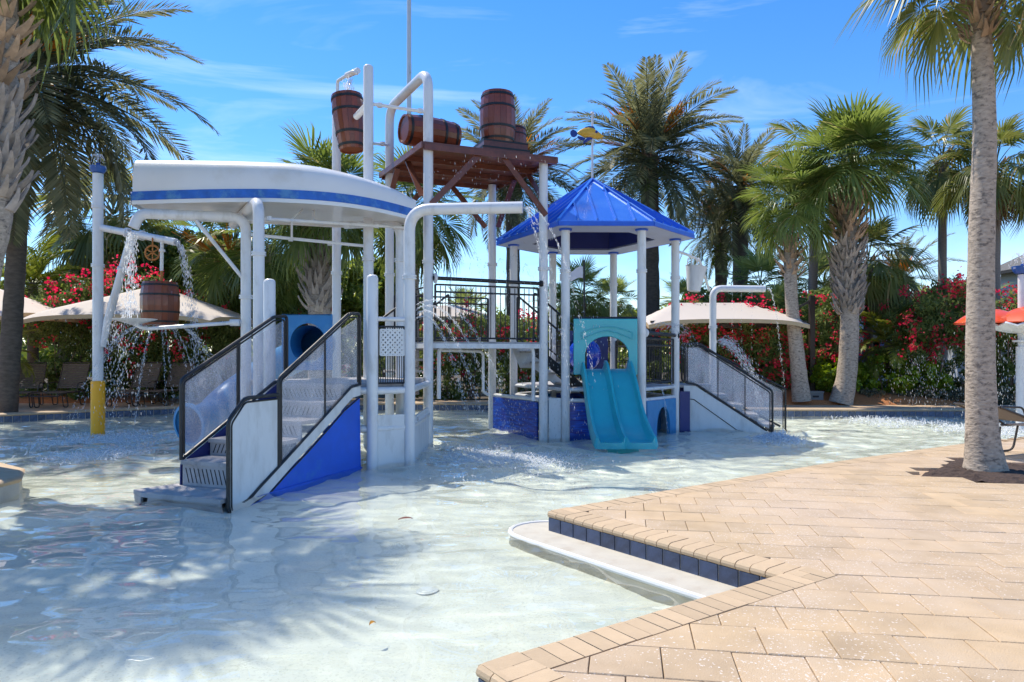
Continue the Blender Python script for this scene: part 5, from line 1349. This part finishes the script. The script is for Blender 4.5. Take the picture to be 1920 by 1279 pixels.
# front right palm
t = thing('fan_palm', 'tall smooth fan palm growing from the square mulch pit', 'palm tree', (5.28, 7.86, .17), 'fan palms')
q = lambda x, y: P(x, y, 7.86)
trunk(t, [q(1848, 892), q(1846, 862), q(1841, 800), q(1838, 640), q(1841, 420), q(1846, 250), q(1840, 70), q(1838, 20)], [.245, .20, .158, .140, .127, .115, .10, .095], M['trunk_smooth'], 20, seg=40, rough=.015)
boots(t, q(1838, 78), q(1838, 0), .105, .13, 30, 'tan', .62, 44, .42)
trunk(t, [q(1838, 30), q(1838, -110)], [.12, .09], M['boot'], name='crown_shaft')
r_ = random.Random(9)
for (az, el, s, k) in ((195, 12, 1.25, 1), (170, 25, 1.3, 2), (215, 30, 1.3, 1), (150, -2, 1.15, 3), (185, -22, 1.1, 2), (240, 0, 1.2, 1), (20, -18, 1.1, 3), (330, 8, 1.2, 2), (300, 20, 1.2, 1), (60, 10, 1.2, 2), (100, 18, 1.2, 1), (265, 25, 1.2, 2), (355, -38, 1.0, 3), (230, -25, 1.0, 2), (120, 45, 1.3, 0), (0, 50, 1.3, 0), (240, 60, 1.3, 0), (30, 25, 1.2, 1), (190, 48, 1.3, 1), (205, -5, 1.25, 3), (310, -30, 1.0, 3)):
    o = bpy.data.objects.new('frond', FR['wash'][k]); COL.objects.link(o); o.parent = t
    if 195 < az < 305: el += 42
    Mx = rotm(math.radians(az), math.radians(el), r_.uniform(-.3, .3)); c = q(1838, -30 if el < 20 else -60) - ORIG[t.name]
    o.matrix_basis = Matrix.Translation(c) @ Mx @ Matrix.Scale(s*.60, 4)
# washingtonias behind
def wash(label, px, Y, ctr, R, nf, tr, seed, px_top=None):
    t = thing('fan_palm', label, 'palm tree', (wx(px, Y), Y, .12), 'fan palms'); pt = px_top or px
    trunk(t, [P(px, 700, Y), P((px+pt)/2, 520, Y), P(pt, ctr+15, Y)], [tr*1.2, tr, tr*.9], M['trunk_grey'])
    boots(t, P(pt, ctr+75, Y), P(pt, ctr, Y), tr, tr*1.5, 24, 'small', 1.1, seed, .3)
    crown(t, P(pt, ctr, Y), 'wash', nf, R/1.7, 78, -38, seed, 12)
    crown(t, P(pt, ctr+12, Y), 'dry', 6, R/1.9, -45, -85, seed+1, name='dry_frond')
wash('tall thin fan palm left of the foreground trunk', 1767, 23, 290, 1.75, 26, .13, 51)
wash('tall fan palm half hidden by the foreground trunk', 1863, 21, 310, 1.75, 28, .14, 52, 1868)
wash('shorter fan palm right of the crisscross sabal palm', 1628, 21, 490, 1.75, 32, .12, 53)
wash('grey trunked fan palm whose crown hides behind the sturdy sabal', 1521, 21.5, 290, 1.6, 22, .13, 54, 1528)
wash('fan palm with ragged hanging leaves left of the boat', 213, 24.5, 400, 2.5, 34, .15, 55)
# bright arching palm at left
def queen(label, px, py, Y, R, n, seed):
    t = thing('arching_palm', label, 'palm tree', (wx(px, Y), Y, .12), 'arching palms')
    trunk(t, [P(px, 690, Y), P(px, py, Y)], [.16, .13], M['trunk_dark']); crown(t, P(px, py, Y), 'queen', n, R/2.1, 82, -20, seed)
queen('bright green arching palm above the left shade sail', 62, 530, 21, 1.75, 26, 61)
queen('bright green arching palm low at the left edge', 2, 660, 17.6, 1.0, 18, 62)
queen('pale green palm growing among the red flowers at right', 1668, 640, 19.6, 1.25, 22, 63)

# --- flowering shrubs
def oleander(label, Y, blobs_px, nl, nf, seed, fl='flower'):
    bl = []
    for (px, py, rx, ry) in blobs_px:
        c = P(px, py, Y); bl.append((c.x, Y, c.z, rx/FPX*Y, min(rx/FPX*Y, 1.0), ry/FPX*Y))
    c0 = bl[0]; t = thing('oleander', label, 'shrub', (c0[0], Y, .12), 'red flowering shrubs')
    cloud(bl, nl, .17, .042, M['ole'], seed, .5, .35, 'foliage', t, 90, .26)
    top = [(b[0], b[1]-.1*b[4], b[2]+.12*b[5], b[3]*.98, b[4]*1.0, b[5]*.92) for b in bl]
    r = np.random.default_rng(seed+5); F_ = []; V = []; B = np.array(top); off = np.array(ORIG[t.name])
    for k in range(int(nf*.72)):
        b = B[r.integers(len(B))]; d = r.normal(size=3); d[1] -= .55; d[2] += .2; d /= np.linalg.norm(d); c = b[:3] + d*b[3:]*r.uniform(.86, 1.12)
        if c[2] < .35: continue
        for j in range(r.integers(6, 20)):
            e = c + r.normal(0, .075, 3); a = r.normal(size=3); a /= np.linalg.norm(a); s = np.cross(a, r.normal(size=3)); s /= np.linalg.norm(s); w = r.uniform(.026, .046); i = len(V)
            V += [e-a*w, e+s*w, e+a*w, e-s*w]; F_.append((i, i+1, i+2, i+3))
    me = np_mesh('blossom', np.array(V)-off, F_, M[fl]); o = bpy.data.objects.new('blossom', me); COL.objects.link(o); o.parent = t; o['kind'] = 'stuff'
    stems(t, (c0[0], Y, .15), (c0[0], Y, c0[2]), 7, c0[3]*.6, .03, seed)
oleander('red flowering shrub left of the yellow footed post', 19.6, [(120, 610, 75, 75), (160, 570, 55, 60)], 6500, 55, 71)
oleander('red flowering shrub behind the hanging barrel', 20.0, [(255, 600, 85, 95), (300, 660, 80, 80), (225, 540, 45, 50)], 9000, 95, 72)
oleander('red flowering shrub seen above the left clear panels', 20.3, [(400, 640, 75, 70), (350, 610, 50, 60)], 6500, 50, 73)
oleander('red flowering shrub behind the landing posts', 20.5, [(560, 640, 85, 70), (650, 640, 60, 70)], 6500, 34, 74)
oleander('red flowering shrub seen through the walkway balusters', 21, [(890, 635, 80, 60), (830, 660, 60, 60)], 6500, 60, 75)
oleander('red flowering shrub below the short walkway stair', 20.6, [(985, 650, 55, 60)], 4000, 30, 76)
oleander('red flowering shrub left under the right cream sail', 20.0, [(1310, 620, 75, 60), (1330, 660, 70, 60)], 7000, 100, 77)
oleander('red flowering shrub behind the right staircase rails', 19.8, [(1425, 640, 80, 72), (1440, 680, 70, 60)], 8500, 130, 78)
oleander('red flowering shrub behind the black sail post', 20.1, [(1555, 610, 62, 85), (1545, 660, 55, 60)], 7500, 90, 79)
oleander('big red flowering shrub with bare stems left of the foreground trunk', 19.2, [(1735, 600, 85, 66), (1785, 590, 70, 70), (1700, 650, 55, 50)], 9500, 150, 80)
oleander('red flowering shrub right of the foreground trunk', 19.6, [(1885, 620, 60, 90), (1930, 610, 60, 80)], 7000, 70, 81)
oleander('tall red flowering shrub behind the right cream sail', 23.5, [(1345, 565, 60, 30)], 2600, 26, 82)
def bush(name, label, Y, blobs_px, nl, L, W, m_, seed, grp, cat='hedge', dep=.8, sub=90, subr=.22, kind=None):
    bl = []
    for (px, py, rx, ry) in blobs_px:
        c = P(px, py, Y); bl.append((c.x, Y, c.z, rx/FPX*Y, dep, ry/FPX*Y))
    t = thing(name, label, cat, (bl[0][0], Y, .12), grp)
    cloud(bl, nl, L, W, M[m_], seed, .4, .45, 'foliage', t, sub, subr)
    stems(t, (bl[0][0], Y, .15), (bl[0][0], Y, bl[0][2]), 5, bl[0][3]*.6, .025, seed)
    return t
bush('hedge', 'glossy green hedge left of the crisscross sabal trunk', 19.2, [(1560, 708, 50, 42)], 5200, .13, .07, 'hedge', 91, 'clipped hedges')
bush('hedge', 'glossy green hedge right of the crisscross sabal trunk', 19.3, [(1665, 705, 62, 42), (1735, 712, 50, 38)], 7500, .13, .07, 'hedge', 92, 'clipped hedges')
bush('hedge', 'low grey leaved hedge along the red mulch', 18.9, [(1650, 744, 42, 17), (1720, 744, 45, 17), (1790, 745, 45, 17), (1860, 745, 45, 18)], 9000, .07, .035, 'hedge_dark', 93, 'low hedges', dep=.35, sub=160, subr=.3)
bush('hedge', 'dark hedge behind the leftmost loungers', 19.6, [(60, 715, 75, 45), (170, 705, 85, 52)], 7500, .14, .06, 'ole', 94, 'dark hedges')
bush('hedge', 'dark hedge behind the spray under the hanging barrel', 19.8, [(300, 700, 85, 60), (420, 705, 80, 58)], 8000, .14, .06, 'ole', 95, 'dark hedges')
bush('hedge', 'dark hedge behind the left landing', 20.6, [(540, 700, 90, 55), (660, 700, 80, 55), (750, 700, 70, 60)], 8000, .14, .06, 'ole', 96, 'dark hedges')
bush('hedge', 'dark hedge behind the arched pipes under the walkway', 20.9, [(850, 700, 80, 52), (950, 702, 80, 50)], 7500, .14, .06, 'ole', 97, 'dark hedges')
bush('hedge', 'dark hedge behind the pavilion deck', 21, [(1060, 705, 70, 48), (1160, 700, 80, 52), (1260, 700, 75, 55)], 7500, .14, .06, 'ole', 98, 'dark hedges')
bush('hedge', 'dark hedge behind the right staircase', 20.2, [(1350, 705, 70, 50), (1450, 705, 70, 50)], 6500, .14, .06, 'ole', 99, 'dark hedges')
bush('hedge', 'dark hedge right of the big red shrub', 19.7, [(1800, 705, 70, 48), (1890, 705, 70, 50)], 6500, .13, .06, 'ole', 100, 'dark hedges')
# --- broadleaf trees closing the view
def tree(label, Y, px, top, blobs_px, nl, seed, m_='tree'):
    bl = []
    for (x, y, rx, ry) in blobs_px:
        c = P(x, y, Y); bl.append((c.x, Y, c.z, rx/FPX*Y, rx/FPX*Y*.8, ry/FPX*Y))
    t = thing('broadleaf_tree', label, 'tree', (wx(px, Y), Y, .12), 'broadleaf trees')
    b = Vector((wx(px, Y), Y, .0)); c = P(px, top, Y)
    trunk(t, [b, (b+c)/2 + Vector((.15, 0, 0)), c], [.2, .15, .06], M['branch'])
    stems(t, (b+c)/2, c, 6, bl[0][3]*.7, .06, seed)
    cloud(bl, int(nl*1.5), .24, .115, M[m_], seed, .2, .3, 'crown', t, 170, .25)
tree('leafy tree left of the yellow footed post', 25, 110, 540, [(95, 560, 60, 60), (150, 530, 55, 50), (120, 600, 90, 60)], 9000, 101)
tree('leafy tree behind the pulley wheel', 24, 300, 520, [(260, 500, 70, 60), (320, 540, 80, 70), (330, 470, 55, 45)], 11000, 102)
tree('leafy tree left of the boat posts', 25, 400, 540, [(400, 500, 70, 70), (440, 580, 70, 60)], 9000, 103)
tree('leafy tree behind the landing', 24, 560, 560, [(540, 560, 80, 80), (640, 570, 70, 80)], 10000, 104)
tree('leafy tree behind the tall middle posts', 26, 720, 570, [(720, 560, 75, 80), (690, 520, 45, 40)], 8000, 105)
tree('far leafy tree behind the walkway', 34, 880, 620, [(850, 620, 80, 40), (950, 625, 80, 40)], 6000, 106)
tree('far leafy tree behind the pavilion', 34, 1130, 610, [(1080, 615, 80, 45), (1200, 620, 80, 40)], 7000, 107)
tree('far leafy tree under the date palms', 34, 1330, 600, [(1300, 600, 80, 50), (1400, 600, 70, 60)], 7000, 108)
tree('far leafy tree behind the sabal palms', 32, 1500, 600, [(1480, 600, 70, 60), (1590, 600, 70, 50)], 7000, 109)
tree('far leafy tree behind the big red shrub', 34, 1760, 600, [(1720, 610, 80, 50), (1830, 600, 80, 45)], 7000, 110)
tree('far leafy tree at the right edge', 36, 1930, 620, [(1930, 630, 80, 60), (2040, 600, 90, 80)], 5000, 111)
tree('leafy tree at the left edge', 26, -60, 560, [(-60, 560, 90, 90), (20, 590, 60, 60)], 7000, 112)
# a far wood closes the horizon
bl = []
r = np.random.default_rng(77)
for k in range(90):
    a = -1.25 + 2.5*k/89; R_ = 52 + r.uniform(-6, 6); bl.append((R_*math.sin(a), R_*math.cos(a), 1.2 + r.uniform(-.5, .6), 2.6, 1.6, 2.2 + r.uniform(-.4, .8)))
fw = cloud(bl, 26000, .55, .28, M['tree'], 78, .2, .3, 'far_wood', None, 700, .5)
tag(fw, 'low green wood closing the horizon behind everything', 'wood', kind='stuff')

# ------------------------------------------------------------------ shade sails, loungers, buildings, poles
def sail(label, c, hx, hy, zE, H, ridge, post_at, rz=0.0, arm=True):
    t = thing('shade_sail', label, 'shade sail', (c[0], c[1], .15), 'cream shade sails')
    n = 24; V = []
    for i in range(n+1):
        for j in range(n+1):
            u, v = -1 + 2*i/n, -1 + 2*j/n
            ru = max(0.0, (abs(u) - ridge) / (1 - ridge)); d = max(ru, abs(v)); z = H*(1 - d**.92)
            cor = min(1, abs(u)**6 * abs(v)**6 * 1.2 + .0); z -= .10*cor
            z += .06*(1 - max(abs(u), abs(v)))*0
            sag = .05*d*(1 - min(abs(u), abs(v))**2)
            V.append((c[0] + (u*hx)*math.cos(rz) - v*hy*math.sin(rz), c[1] + u*hx*math.sin(rz) + v*hy*math.cos(rz), zE + z + sag))
    F = [(i*(n+1)+j, (i+1)*(n+1)+j, (i+1)*(n+1)+j+1, i*(n+1)+j+1) for i in range(n) for j in range(n)]
    mb = MB(); mb.add(V, F); cn_ = mb.build('canopy', M['fabric'], t, True); s = cn_.modifiers.new('t', 'SOLIDIFY'); s.thickness = .012
    ring = [i*(n+1) for i in range(n+1)] + [n*(n+1)+j for j in range(1, n+1)] + [i*(n+1)+n for i in range(n-1, -1, -1)] + [j for j in range(n-1, 0, -1)]
    V2_ = []; F2 = []
    for k in ring: x, y, z = V[k]; V2_ += [(x, y, z+.0), (x, y, z-.10)]
    m_ = len(ring); F2 = [(2*k, 2*((k+1) % m_), 2*((k+1) % m_)+1, 2*k+1) for k in range(m_)]
    mb = MB(); mb.add(V2_, F2); vb = mb.build('valance', M['valance'], cn_); s = vb.modifiers.new('t', 'SOLIDIFY'); s.thickness = .006
    px, py = post_at
    mb = MB(); mb.box((px, py, (zE+.75)/2), (.13, .13, zE+.75)); mb.build('post', M['steel'], t)
    if arm:
        d = Vector((c[0]-px, c[1]-py)); L = d.length; d.normalize()
        mb = MB(); mb.beam((px, py, zE-.06), (c[0], c[1], zE-.06), .08, .13); mb.build('arm', M['steel'], t)
        mb = MB(); mb.beam((px, py, zE+.62), (px + d.x*1.15, py + d.y*1.15, zE+.05), .05, .06); mb.build('arm_brace', M['steel'], t)
        mb = MB(); 
        for sx, sy in ((-1,-1), (1,-1), (1,1), (-1,1)): mb.beam((c[0], c[1], zE+.1), (c[0] + sx*hx*.97, c[1] + sy*hy*.97, zE-.02), .035, .05)
        mb.build('ribs', M['steel'], t)
M['valance'] = mat('tan_valance', (.52,.38,.22), .8, .06, 4)
sail('cream shade sail right of the pavilion with a black post', (wx(1340, 19.2), 19.6), 2.05, 1.7, wz(603, 18.3), .58, .5, (wx(1522, 19.3), 19.3))
sail('cream shade sail behind the hanging barrel', (wx(278, 18.4), 18.8), 2.3, 2.0, wz(594, 17.0), .95, .0, (wx(112, 18.4), 20.4), arm=False)
sail('cream shade sail cut by the left edge', (-13.65, 18.2), 1.75, 1.75, wz(585, 16.4), .85, .0, (-14.6, 20.2), arm=False)
mb = MB(); 
t = bpy.data.objects['shade_sail.002']; mb.beam((-15.5, 18.2, wz(592, 17.5)), (-11.75, 18.2, wz(592, 17.5)), .09, .16); mb.build('arm', M['steel'], t)
sail('small cream shade sail seen through the walkway balusters', (wx(846, 24), 24.5), 1.5, 1.2, wz(598, 24), .5, .3, (wx(800, 24), 24.5))

def lounger(label, loc, rz, recl=62):
    t = thing('lounger', label, 'lounger', (0,0,0), 'brown strap loungers'); t.location = (0,0,0)
    a = math.radians(recl); hy = .32
    mb = MB()
    for s in (-1, 1):
        mb.tube(arc([(-.0, s*hy, .36), (1.25, s*hy, .36), (1.32, s*hy, .30)], .05, 4), .016, 8)
        mb.tube(arc([(.05, s*hy, .36), (0, s*hy, .40), (-math.cos(a)*.80, s*hy, .38 + math.sin(a)*.80)], .04, 4), .016, 8)
        mb.tube(arc([(.28, s*hy, .36), (.20, s*hy*1.02, .02), (-.05, s*hy*1.02, .01), (-.02, s*hy, .34)], .08, 4), .014, 8)
        mb.tube(arc([(1.18, s*hy, .36), (1.10, s*hy*1.02, .02), (.86, s*hy*1.02, .01), (.95, s*hy, .36)], .08, 4), .014, 8)
        mb.tube(arc([(.45, s*hy, .36), (.40, s*hy*1.1, .58), (.0, s*hy*1.1, .60), (-.12, s*hy, .58)], .06, 4), .014, 8)
    mb.tube([(-math.cos(a)*.80, -hy, .38+math.sin(a)*.80), (-math.cos(a)*.80, hy, .38+math.sin(a)*.80)], .016, 8); mb.tube([(1.32, -hy, .30), (1.32, hy, .30)], .016, 8)
    mb.build('frame', M['frame'], t, True)
    for nm, n, p0, p1 in (('seat_strapping', 20, (.06, .368), (1.24, .368)), ('back_strapping', 14, (-.02, .43), (-math.cos(a)*.77, .38+math.sin(a)*.77))):
        mb = MB(); dx, dz = (p1[0]-p0[0])/n, (p1[1]-p0[1])/n; L = math.hypot(dx, dz)
        for k in range(n):
            x, z = p0[0] + dx*(k+.5), p0[1] + dz*(k+.5)
            mb.beam((x, -hy, z), (x, hy, z), L*.78, .006, up=(-dz, 0, dx) if nm[0] == 'b' else (0,0,1))
        o = mb.build(nm, M['sling'], t); o['kind'] = 'stuff'
    t.location = loc; t.rotation_euler = (0, 0, rz)
    return t
LZ = DZ - .032
lounger('brown strap lounger at the far left of the pool edge', (wx(52, 18.0), 18.0, LZ), -PI/2+.35)
lounger('brown strap lounger just left of the yellow footed post', (wx(132, 18.2), 18.2, LZ), -PI/2+.15)
lounger('brown strap lounger under the hanging barrel', (wx(268, 18.6), 18.6, LZ), -PI/2)
lounger('brown strap lounger left of the clear stair panel', (wx(330, 18.9), 18.9, LZ), -PI/2-.1)
lounger('brown strap lounger beside the foreground palm trunk', (6.55, 9.0, DZ), .25, 20)
# cabinet by the sabal trunk
t = thing('cabinet', 'small grey equipment box beside the thin leaning sabal', 'box', (wx(1525, 18.6), 18.6, .13))
c = Vector((wx(1525, 18.6), 18.6, 0))
mb = MB(); mb.box(c + V2(0,0,.29), (.40, .3, .32)); mb.build('body', M['box'], t)
mb = MB(); mb.box(c + V2(0,0,.475), (.43, .33, .045)); mb.build('lid', M['box'], t)
mb = MB(); mb.box(c + V2(0,-.153,.36), (.16, .008, .05)); mb.build('vent', M['dark'], t)
# poles
t = thing('flag_pole', 'thin black pole flying a white flag behind the pavilion', 'flag pole', (wx(1097, 22), 22, .12))
mb = MB(); mb.tube([V2(wx(1097, 22), 22, .0), P(1095, 492, 22)], .03, 8); mb.lathe([(0,0), (.04,.02), (.04,.06), (0,.08)], P(1095, 492, 22), 10, cap=False); mb.build('pole', M['black'], t, True)
V = []; nx, nz = 16, 8
for i in range(nx+1):
    for j in range(nz+1):
        s, v = i/nx, j/nz; p0 = P(1093, 500 + 22*v, 22)
        V.append((p0.x - s*.72, p0.y + .10*math.sin(s*7 + v)*s, p0.z - .25*s*(1-v*.6) + .04*math.sin(s*9)))
mb = MB(); mb.add(V, [(i*(nz+1)+j, i*(nz+1)+j+1, (i+1)*(nz+1)+j+1, (i+1)*(nz+1)+j) for i in range(nx) for j in range(nz)]); o = mb.build('flag', M['flag'], t, True); s = o.modifiers.new('t', 'SOLIDIFY'); s.thickness = .006
t = thing('light_pole', 'tall pale pole rising out of the picture behind the arch pipe', 'pole', (wx(767, 26), 26, .12))
mb = MB(); mb.tube([V2(wx(767, 26), 26, .0), P(767, 150, 26), P(767, -80, 26)], [.11, .085, .075], 12); mb.build('pole', M['pole'], t, True)
mb = MB(); mb.box(P(770, 128, 25.9), (.05, .06, .3)); mb.build('bracket', M['pole'], t)
# houses glimpsed over the shrubs
def house(label, x0, x1, y0, y1, zw, zr, wallm, roofm, ov=.5, seams=0):
    t = thing('house', label, 'house', ((x0+x1)/2, (y0+y1)/2, .12))
    cx, cy = (x0+x1)/2, (y0+y1)/2; W, D = x1-x0, y1-y0
    mb = MB(); mb.box((cx, cy, zw/2), (W, D, zw)); w = mb.build('wall', wallm, t)
    a, b, c_, d = (x0-ov, y0-ov, zw), (x1+ov, y0-ov, zw), (x1+ov, y1+ov, zw), (x0-ov, y1+ov, zw); e, f = (x0+D*.45, cy, zr), (x1-D*.45, cy, zr)
    mb = MB(); mb.add([a, b, c_, d, e, f], [(0,1,5,4), (1,2,5), (2,3,4,5), (3,0,4), (0,3,2,1)]); rf = mb.build('roof', roofm, t)
    mb = MB(); mb.box((cx, y0-ov, zw-.06), (W+2*ov, .05, .14)); mb.box((x0-ov, cy, zw-.06), (.05, D+2*ov+.04, .14)); mb.build('fascia', M['dark'], t)
    for k in range(seams):
        s = (k+.5)/seams; p0 = Vector(a)*(1-s) + Vector(b)*s; p1 = Vector(e)*(1-s) + Vector(f)*s
        mb = MB(); mb.beam(p0 + V2(0,0,.03), p1 + V2(0,0,.03), .04, .05); mb.build('seam', roofm, rf)
    for k in range(2):
        xx = cx + (k-.5)*W*.45; mb = MB(); mb.box((xx, y0-.01, zw*.58), (1.1, .06, 1.2)); wi = mb.build('window', M['panel'], t); mb = MB(); mb.box((xx, y0-.045, zw*.58), (.95, .02, 1.05)); mb.build('pane', M['navy'], wi)
house('building with a brown metal roof right of the foreground trunk', wx(1800, 34), wx(1800, 34)+9, 34, 40, wz(548, 34), wz(520, 37), M['house'], M['roofbrown'], .5, 16)
house('two storey building with grey shingle eaves at the right edge', wx(1905, 32), wx(1905, 32)+8, 29.5, 33, wz(492, 29), wz(440, 31), M['house'], M['shingle'], .6)
house('pale grey house between the sabal trunk and the red shrub', wx(1590, 26), wx(1665, 26), 25.5, 28, wz(618, 25.5), wz(588, 27), M['house'], M['house'], .2)

# ------------------------------------------------------------------ spray
OCT = np.array([(1,0,0), (-1,0,0), (0,1,0), (0,-1,0), (0,0,1), (0,0,-1)], float)
OF = np.array([(0,2,4), (2,1,4), (1,3,4), (3,0,4), (2,0,5), (1,2,5), (3,1,5), (0,3,5)])
def drops(name, label, Pn, Vn, R_, seed=0, stretch=1.6):
    Pn = np.asarray(Pn, float); Vn = np.asarray(Vn, float); n = len(Pn); r = np.random.default_rng(seed)
    d = Vn/(np.linalg.norm(Vn, axis=1)[:,None]+1e-6); a = np.cross(d, r.normal(size=(n,3))); a /= np.linalg.norm(a, axis=1)[:,None]+1e-9; b = np.cross(d, a)
    rr = np.asarray(R_)[:,None]*r.uniform(.55, 1.35, (n,1)); st_ = stretch*r.uniform(.7, 1.5, (n,1))
    V = (Pn[:,None,:] + OCT[None,:,0:1]*(d*rr*st_)[:,None,:] + OCT[None,:,1:2]*(a*rr)[:,None,:] + OCT[None,:,2:3]*(b*rr)[:,None,:]).reshape(-1,3)
    F = (OF[None] + 6*np.arange(n)[:,None,None]).reshape(-1,3)
    me = np_mesh(name, V, F, M['drop'], True); o = bpy.data.objects.new(name, me); COL.objects.link(o); tag(o, label, 'water spray', kind='stuff'); return o
class SP:
    def __init__(s, seed): s.p = []; s.v = []; s.r = []; s.g = np.random.default_rng(seed)
    def jet(s, p0, v0, T, n, rad=.007, jit=.012, grow=.03, start=0.0):
        p0, v0 = np.array(p0, float), np.array(v0, float)
        for k in range(int(n*1.7)):
            t = start + (T-start)*s.g.random()**.9; q = p0 + v0*t + np.array([0,0,-4.9*t*t]) + s.g.normal(0, jit + grow*t, 3)
            if q[2] < 0: continue
            s.p.append(q); s.v.append(v0 + np.array([0,0,-9.8*t]) + s.g.normal(0, .12, 3)); s.r.append(rad*.58)
    def curtain(s, a, b, z1, n, rad=.006, thick=.12, z0=0.0, pw=1.0):
        a, b = np.array(a, float), np.array(b, float)
        for k in range(n):
            q = a + (b-a)*s.g.random() + s.g.normal(0, thick, 3); q[2] = z0 + (z1-z0)*s.g.random()**pw; s.p.append(q); s.v.append(np.array([.05,0,-3.]) + s.g.normal(0, .15, 3)); s.r.append(rad*.6)
    def splash(s, c, R, h, n, rad=.008):
        for k in range(n):
            d = s.g.normal(0, R/2, 2); q = np.array([c[0]+d[0], c[1]+d[1]*1.2, .004 + abs(s.g.normal(0, h))*math.exp(-(d@d)/(R*R))]); s.p.append(q); s.v.append(s.g.normal(size=3)); s.r.append(rad)
    def out(s, name, label, seed=1, st=4.5): return drops(name, label, s.p, s.v, s.r, seed, st)
# hanging barrel: radial jets, pouring pipes, landing splash
s = SP(1); c = P(300, 612, 12.2)
for k in range(15):
    a = 2*PI*k/15 + .1; v = 1.15 + .5*((k*7) % 5)/5; s.jet(c, (v*1.6*math.cos(a), v*.9*math.sin(a), .9), .80, 130, .0065, .006, .012)
s.out('barrel_spray', 'thin jets fanning out below the hanging barrel')
s = SP(2); s.jet(P(249, 440, 10.02), (-.12, 0, -.4), .47, 420, .010, .03, .05); s.jet(P(215, 606, 10.2), (-.05, 0, -.3), .45, 150, .007, .10, .06); s.jet(P(232, 608, 10.1), (.1, 0, -.2), .48, 140, .007, .14, .05)
s.splash((wx(225, 11), 10.4), .7, .03, 1200, .007); s.out('spout_pour', 'water pouring from the side spout over the white dish')
s = SP(3); s.jet(P(331, 455, 12.1), (.55, -.1, .1), .68, 480, .009, .015, .07); s.out('arm_pour', 'water arcing off the end of the pulley arm')
s = SP(4)
for k in range(9): s.jet(V2(-7.47, 12.7, 4.95), (.35*math.cos(k*.7), .35*math.sin(k*.7), 1.6), .40, 26, .005, .004, .01)
s.curtain((-7.6, 12.5, 0), (-6.2, 12.2, 0), 2.2, 260, .006, .28, 0, 1.4); s.splash((-7.0, 12.2), 1.1, .03, 2200, .008); s.out('post_spray', 'spray and splash round the yellow footed post')
# tall spout
s = SP(5); c = V2(wx(981, 9.36), 9.36, zt if isinstance(zt, float) else 3.43)
c = V2(wx(981, 9.36), 9.36, wz(390, 9.36))
s.jet(c, (1.3, -.1, .35), .72, 150, .006, .006, .012); s.jet(c, (.65, 0, -.1), .62, 150, .006, .006, .015); s.jet(c, (.9, .1, .1), .75, 110, .006, .008, .02)
s.out('spout_jets', 'thin jets leaving the end of the thick bent spout')
s = SP(6); c = P(781, 572, 9.62)
for k in range(4): s.jet(c + V2(0,0,-.06*k), (1.9-.25*k, .25, 1.15-.15*k), .62, 230, .0055, .006, .025)
s.out('gate_jets', 'arched jets beside the walkway balusters')
s = SP(7)
for k in range(7):
    q_ = T(.2 + k*.24, -.05, UZ+1.08); s.jet(q_, (.35, -.25, 2.3 + .3*(k % 3)), .9, 46, .0055, .006, .02)
s.curtain(T(.1, -.2, 0), T(uL, -.3, 0), PZ-.1, 420, .007, .14, 0.2, .6); s.curtain(T(.1, .2, 0), T(uL, .4, 0), UZ-.1, 1100, .0065, .25, 0, 1.1); s.curtain(T(uL-.4, -.4, 0), T(uL+.9, -.5, 0), 2.4, 520, .0075, .3, 0, 1.2)
s.out('walkway_spray', 'falling drops under the plank platform and the walkway')
s = SP(8); s.splash((-.1, 9.9), 1.0, .03, 6000, .0075); s.splash((-.5, 10.9), 1.3, .03, 2600, .007); s.out('water_splash', 'white foam on the water in front of the walkway', 1, 1.3)
s = SP(9); a, b = HX(1, 1.62, 1.9), HX(2, 1.62, 1.88)
for k in range(5):
    q_ = a + (b-a)*(.2+.14*k); s.jet(q_, (1.25, .25, 1.75), .55, 60, .006, .005, .02)
s.jet(V2(wx(1440, 15), 15, z3), (.5, 0, .15), .72, 150, .006, .006, .02)
for px_ in (1373, 1390, 1410): s.jet(V2(wx(px_, 15), 15, z3-.08), (0, 0, -.1), .70, 36, .005, .004, .008)
s.jet(P(1350, 640, 13.9), (1.4, -.5, .2), .52, 520, .009, .04, .08); s.splash((wx(1455, 12.1), 12.0), .35, .07, 900, .011); s.jet(P(1240, 730, 12.6), (.15, -.5, .2), .42, 50, .008, .006, .01)
s.out('stair_spray', 'jets and drops over the right staircase')
s = SP(10); s.jet(P(655, 150, 12.0), (-.1, 0, -.3), .24, 120, .009, .03, .08); s.out('nozzle_pour', 'water dropping from the small nozzle into the tipping barrel')
s = SP(11)
for k in range(9): s.jet(V2(ox, oy, wz(515, oy)+.2), (.5*math.cos(k*.7), .5*math.sin(k*.7), 2.0), .45, 26, .006, .004, .01)
s.curtain((ox-1.0, oy-.2, 0), (ox+.4, oy+.1, 0), wz(612, oy), 700, .008, .3, 0, 1.2); s.splash((ox-.4, oy), 1.0, .05, 800, .011); s.out('fountain_spray', 'drops falling round the orange shell fountain')
s = SP(12); s.splash((wx(1690, 15), 15.2), 1.2, .04, 700, .010); s.curtain((wx(1690, 18), 18, 0), (wx(1790, 18), 18, 0), 1.4, 500, .009, .3); s.out('edge_spray', 'light spray in front of the low grey hedge')

# anything that reaches below the water line receives the light bent by the ripples
for o in bpy.data.objects:
    if o.type == 'MESH' and o.name not in ('pool_water',):
        try:
            zmin = min((o.matrix_basis @ Vector(c)).z for c in o.bound_box)
            par = o.parent
            while par: zmin += par.location.z; par = par.parent
            if zmin < 0.0: o.cycles.is_caustics_receiver = True
        except Exception: pass
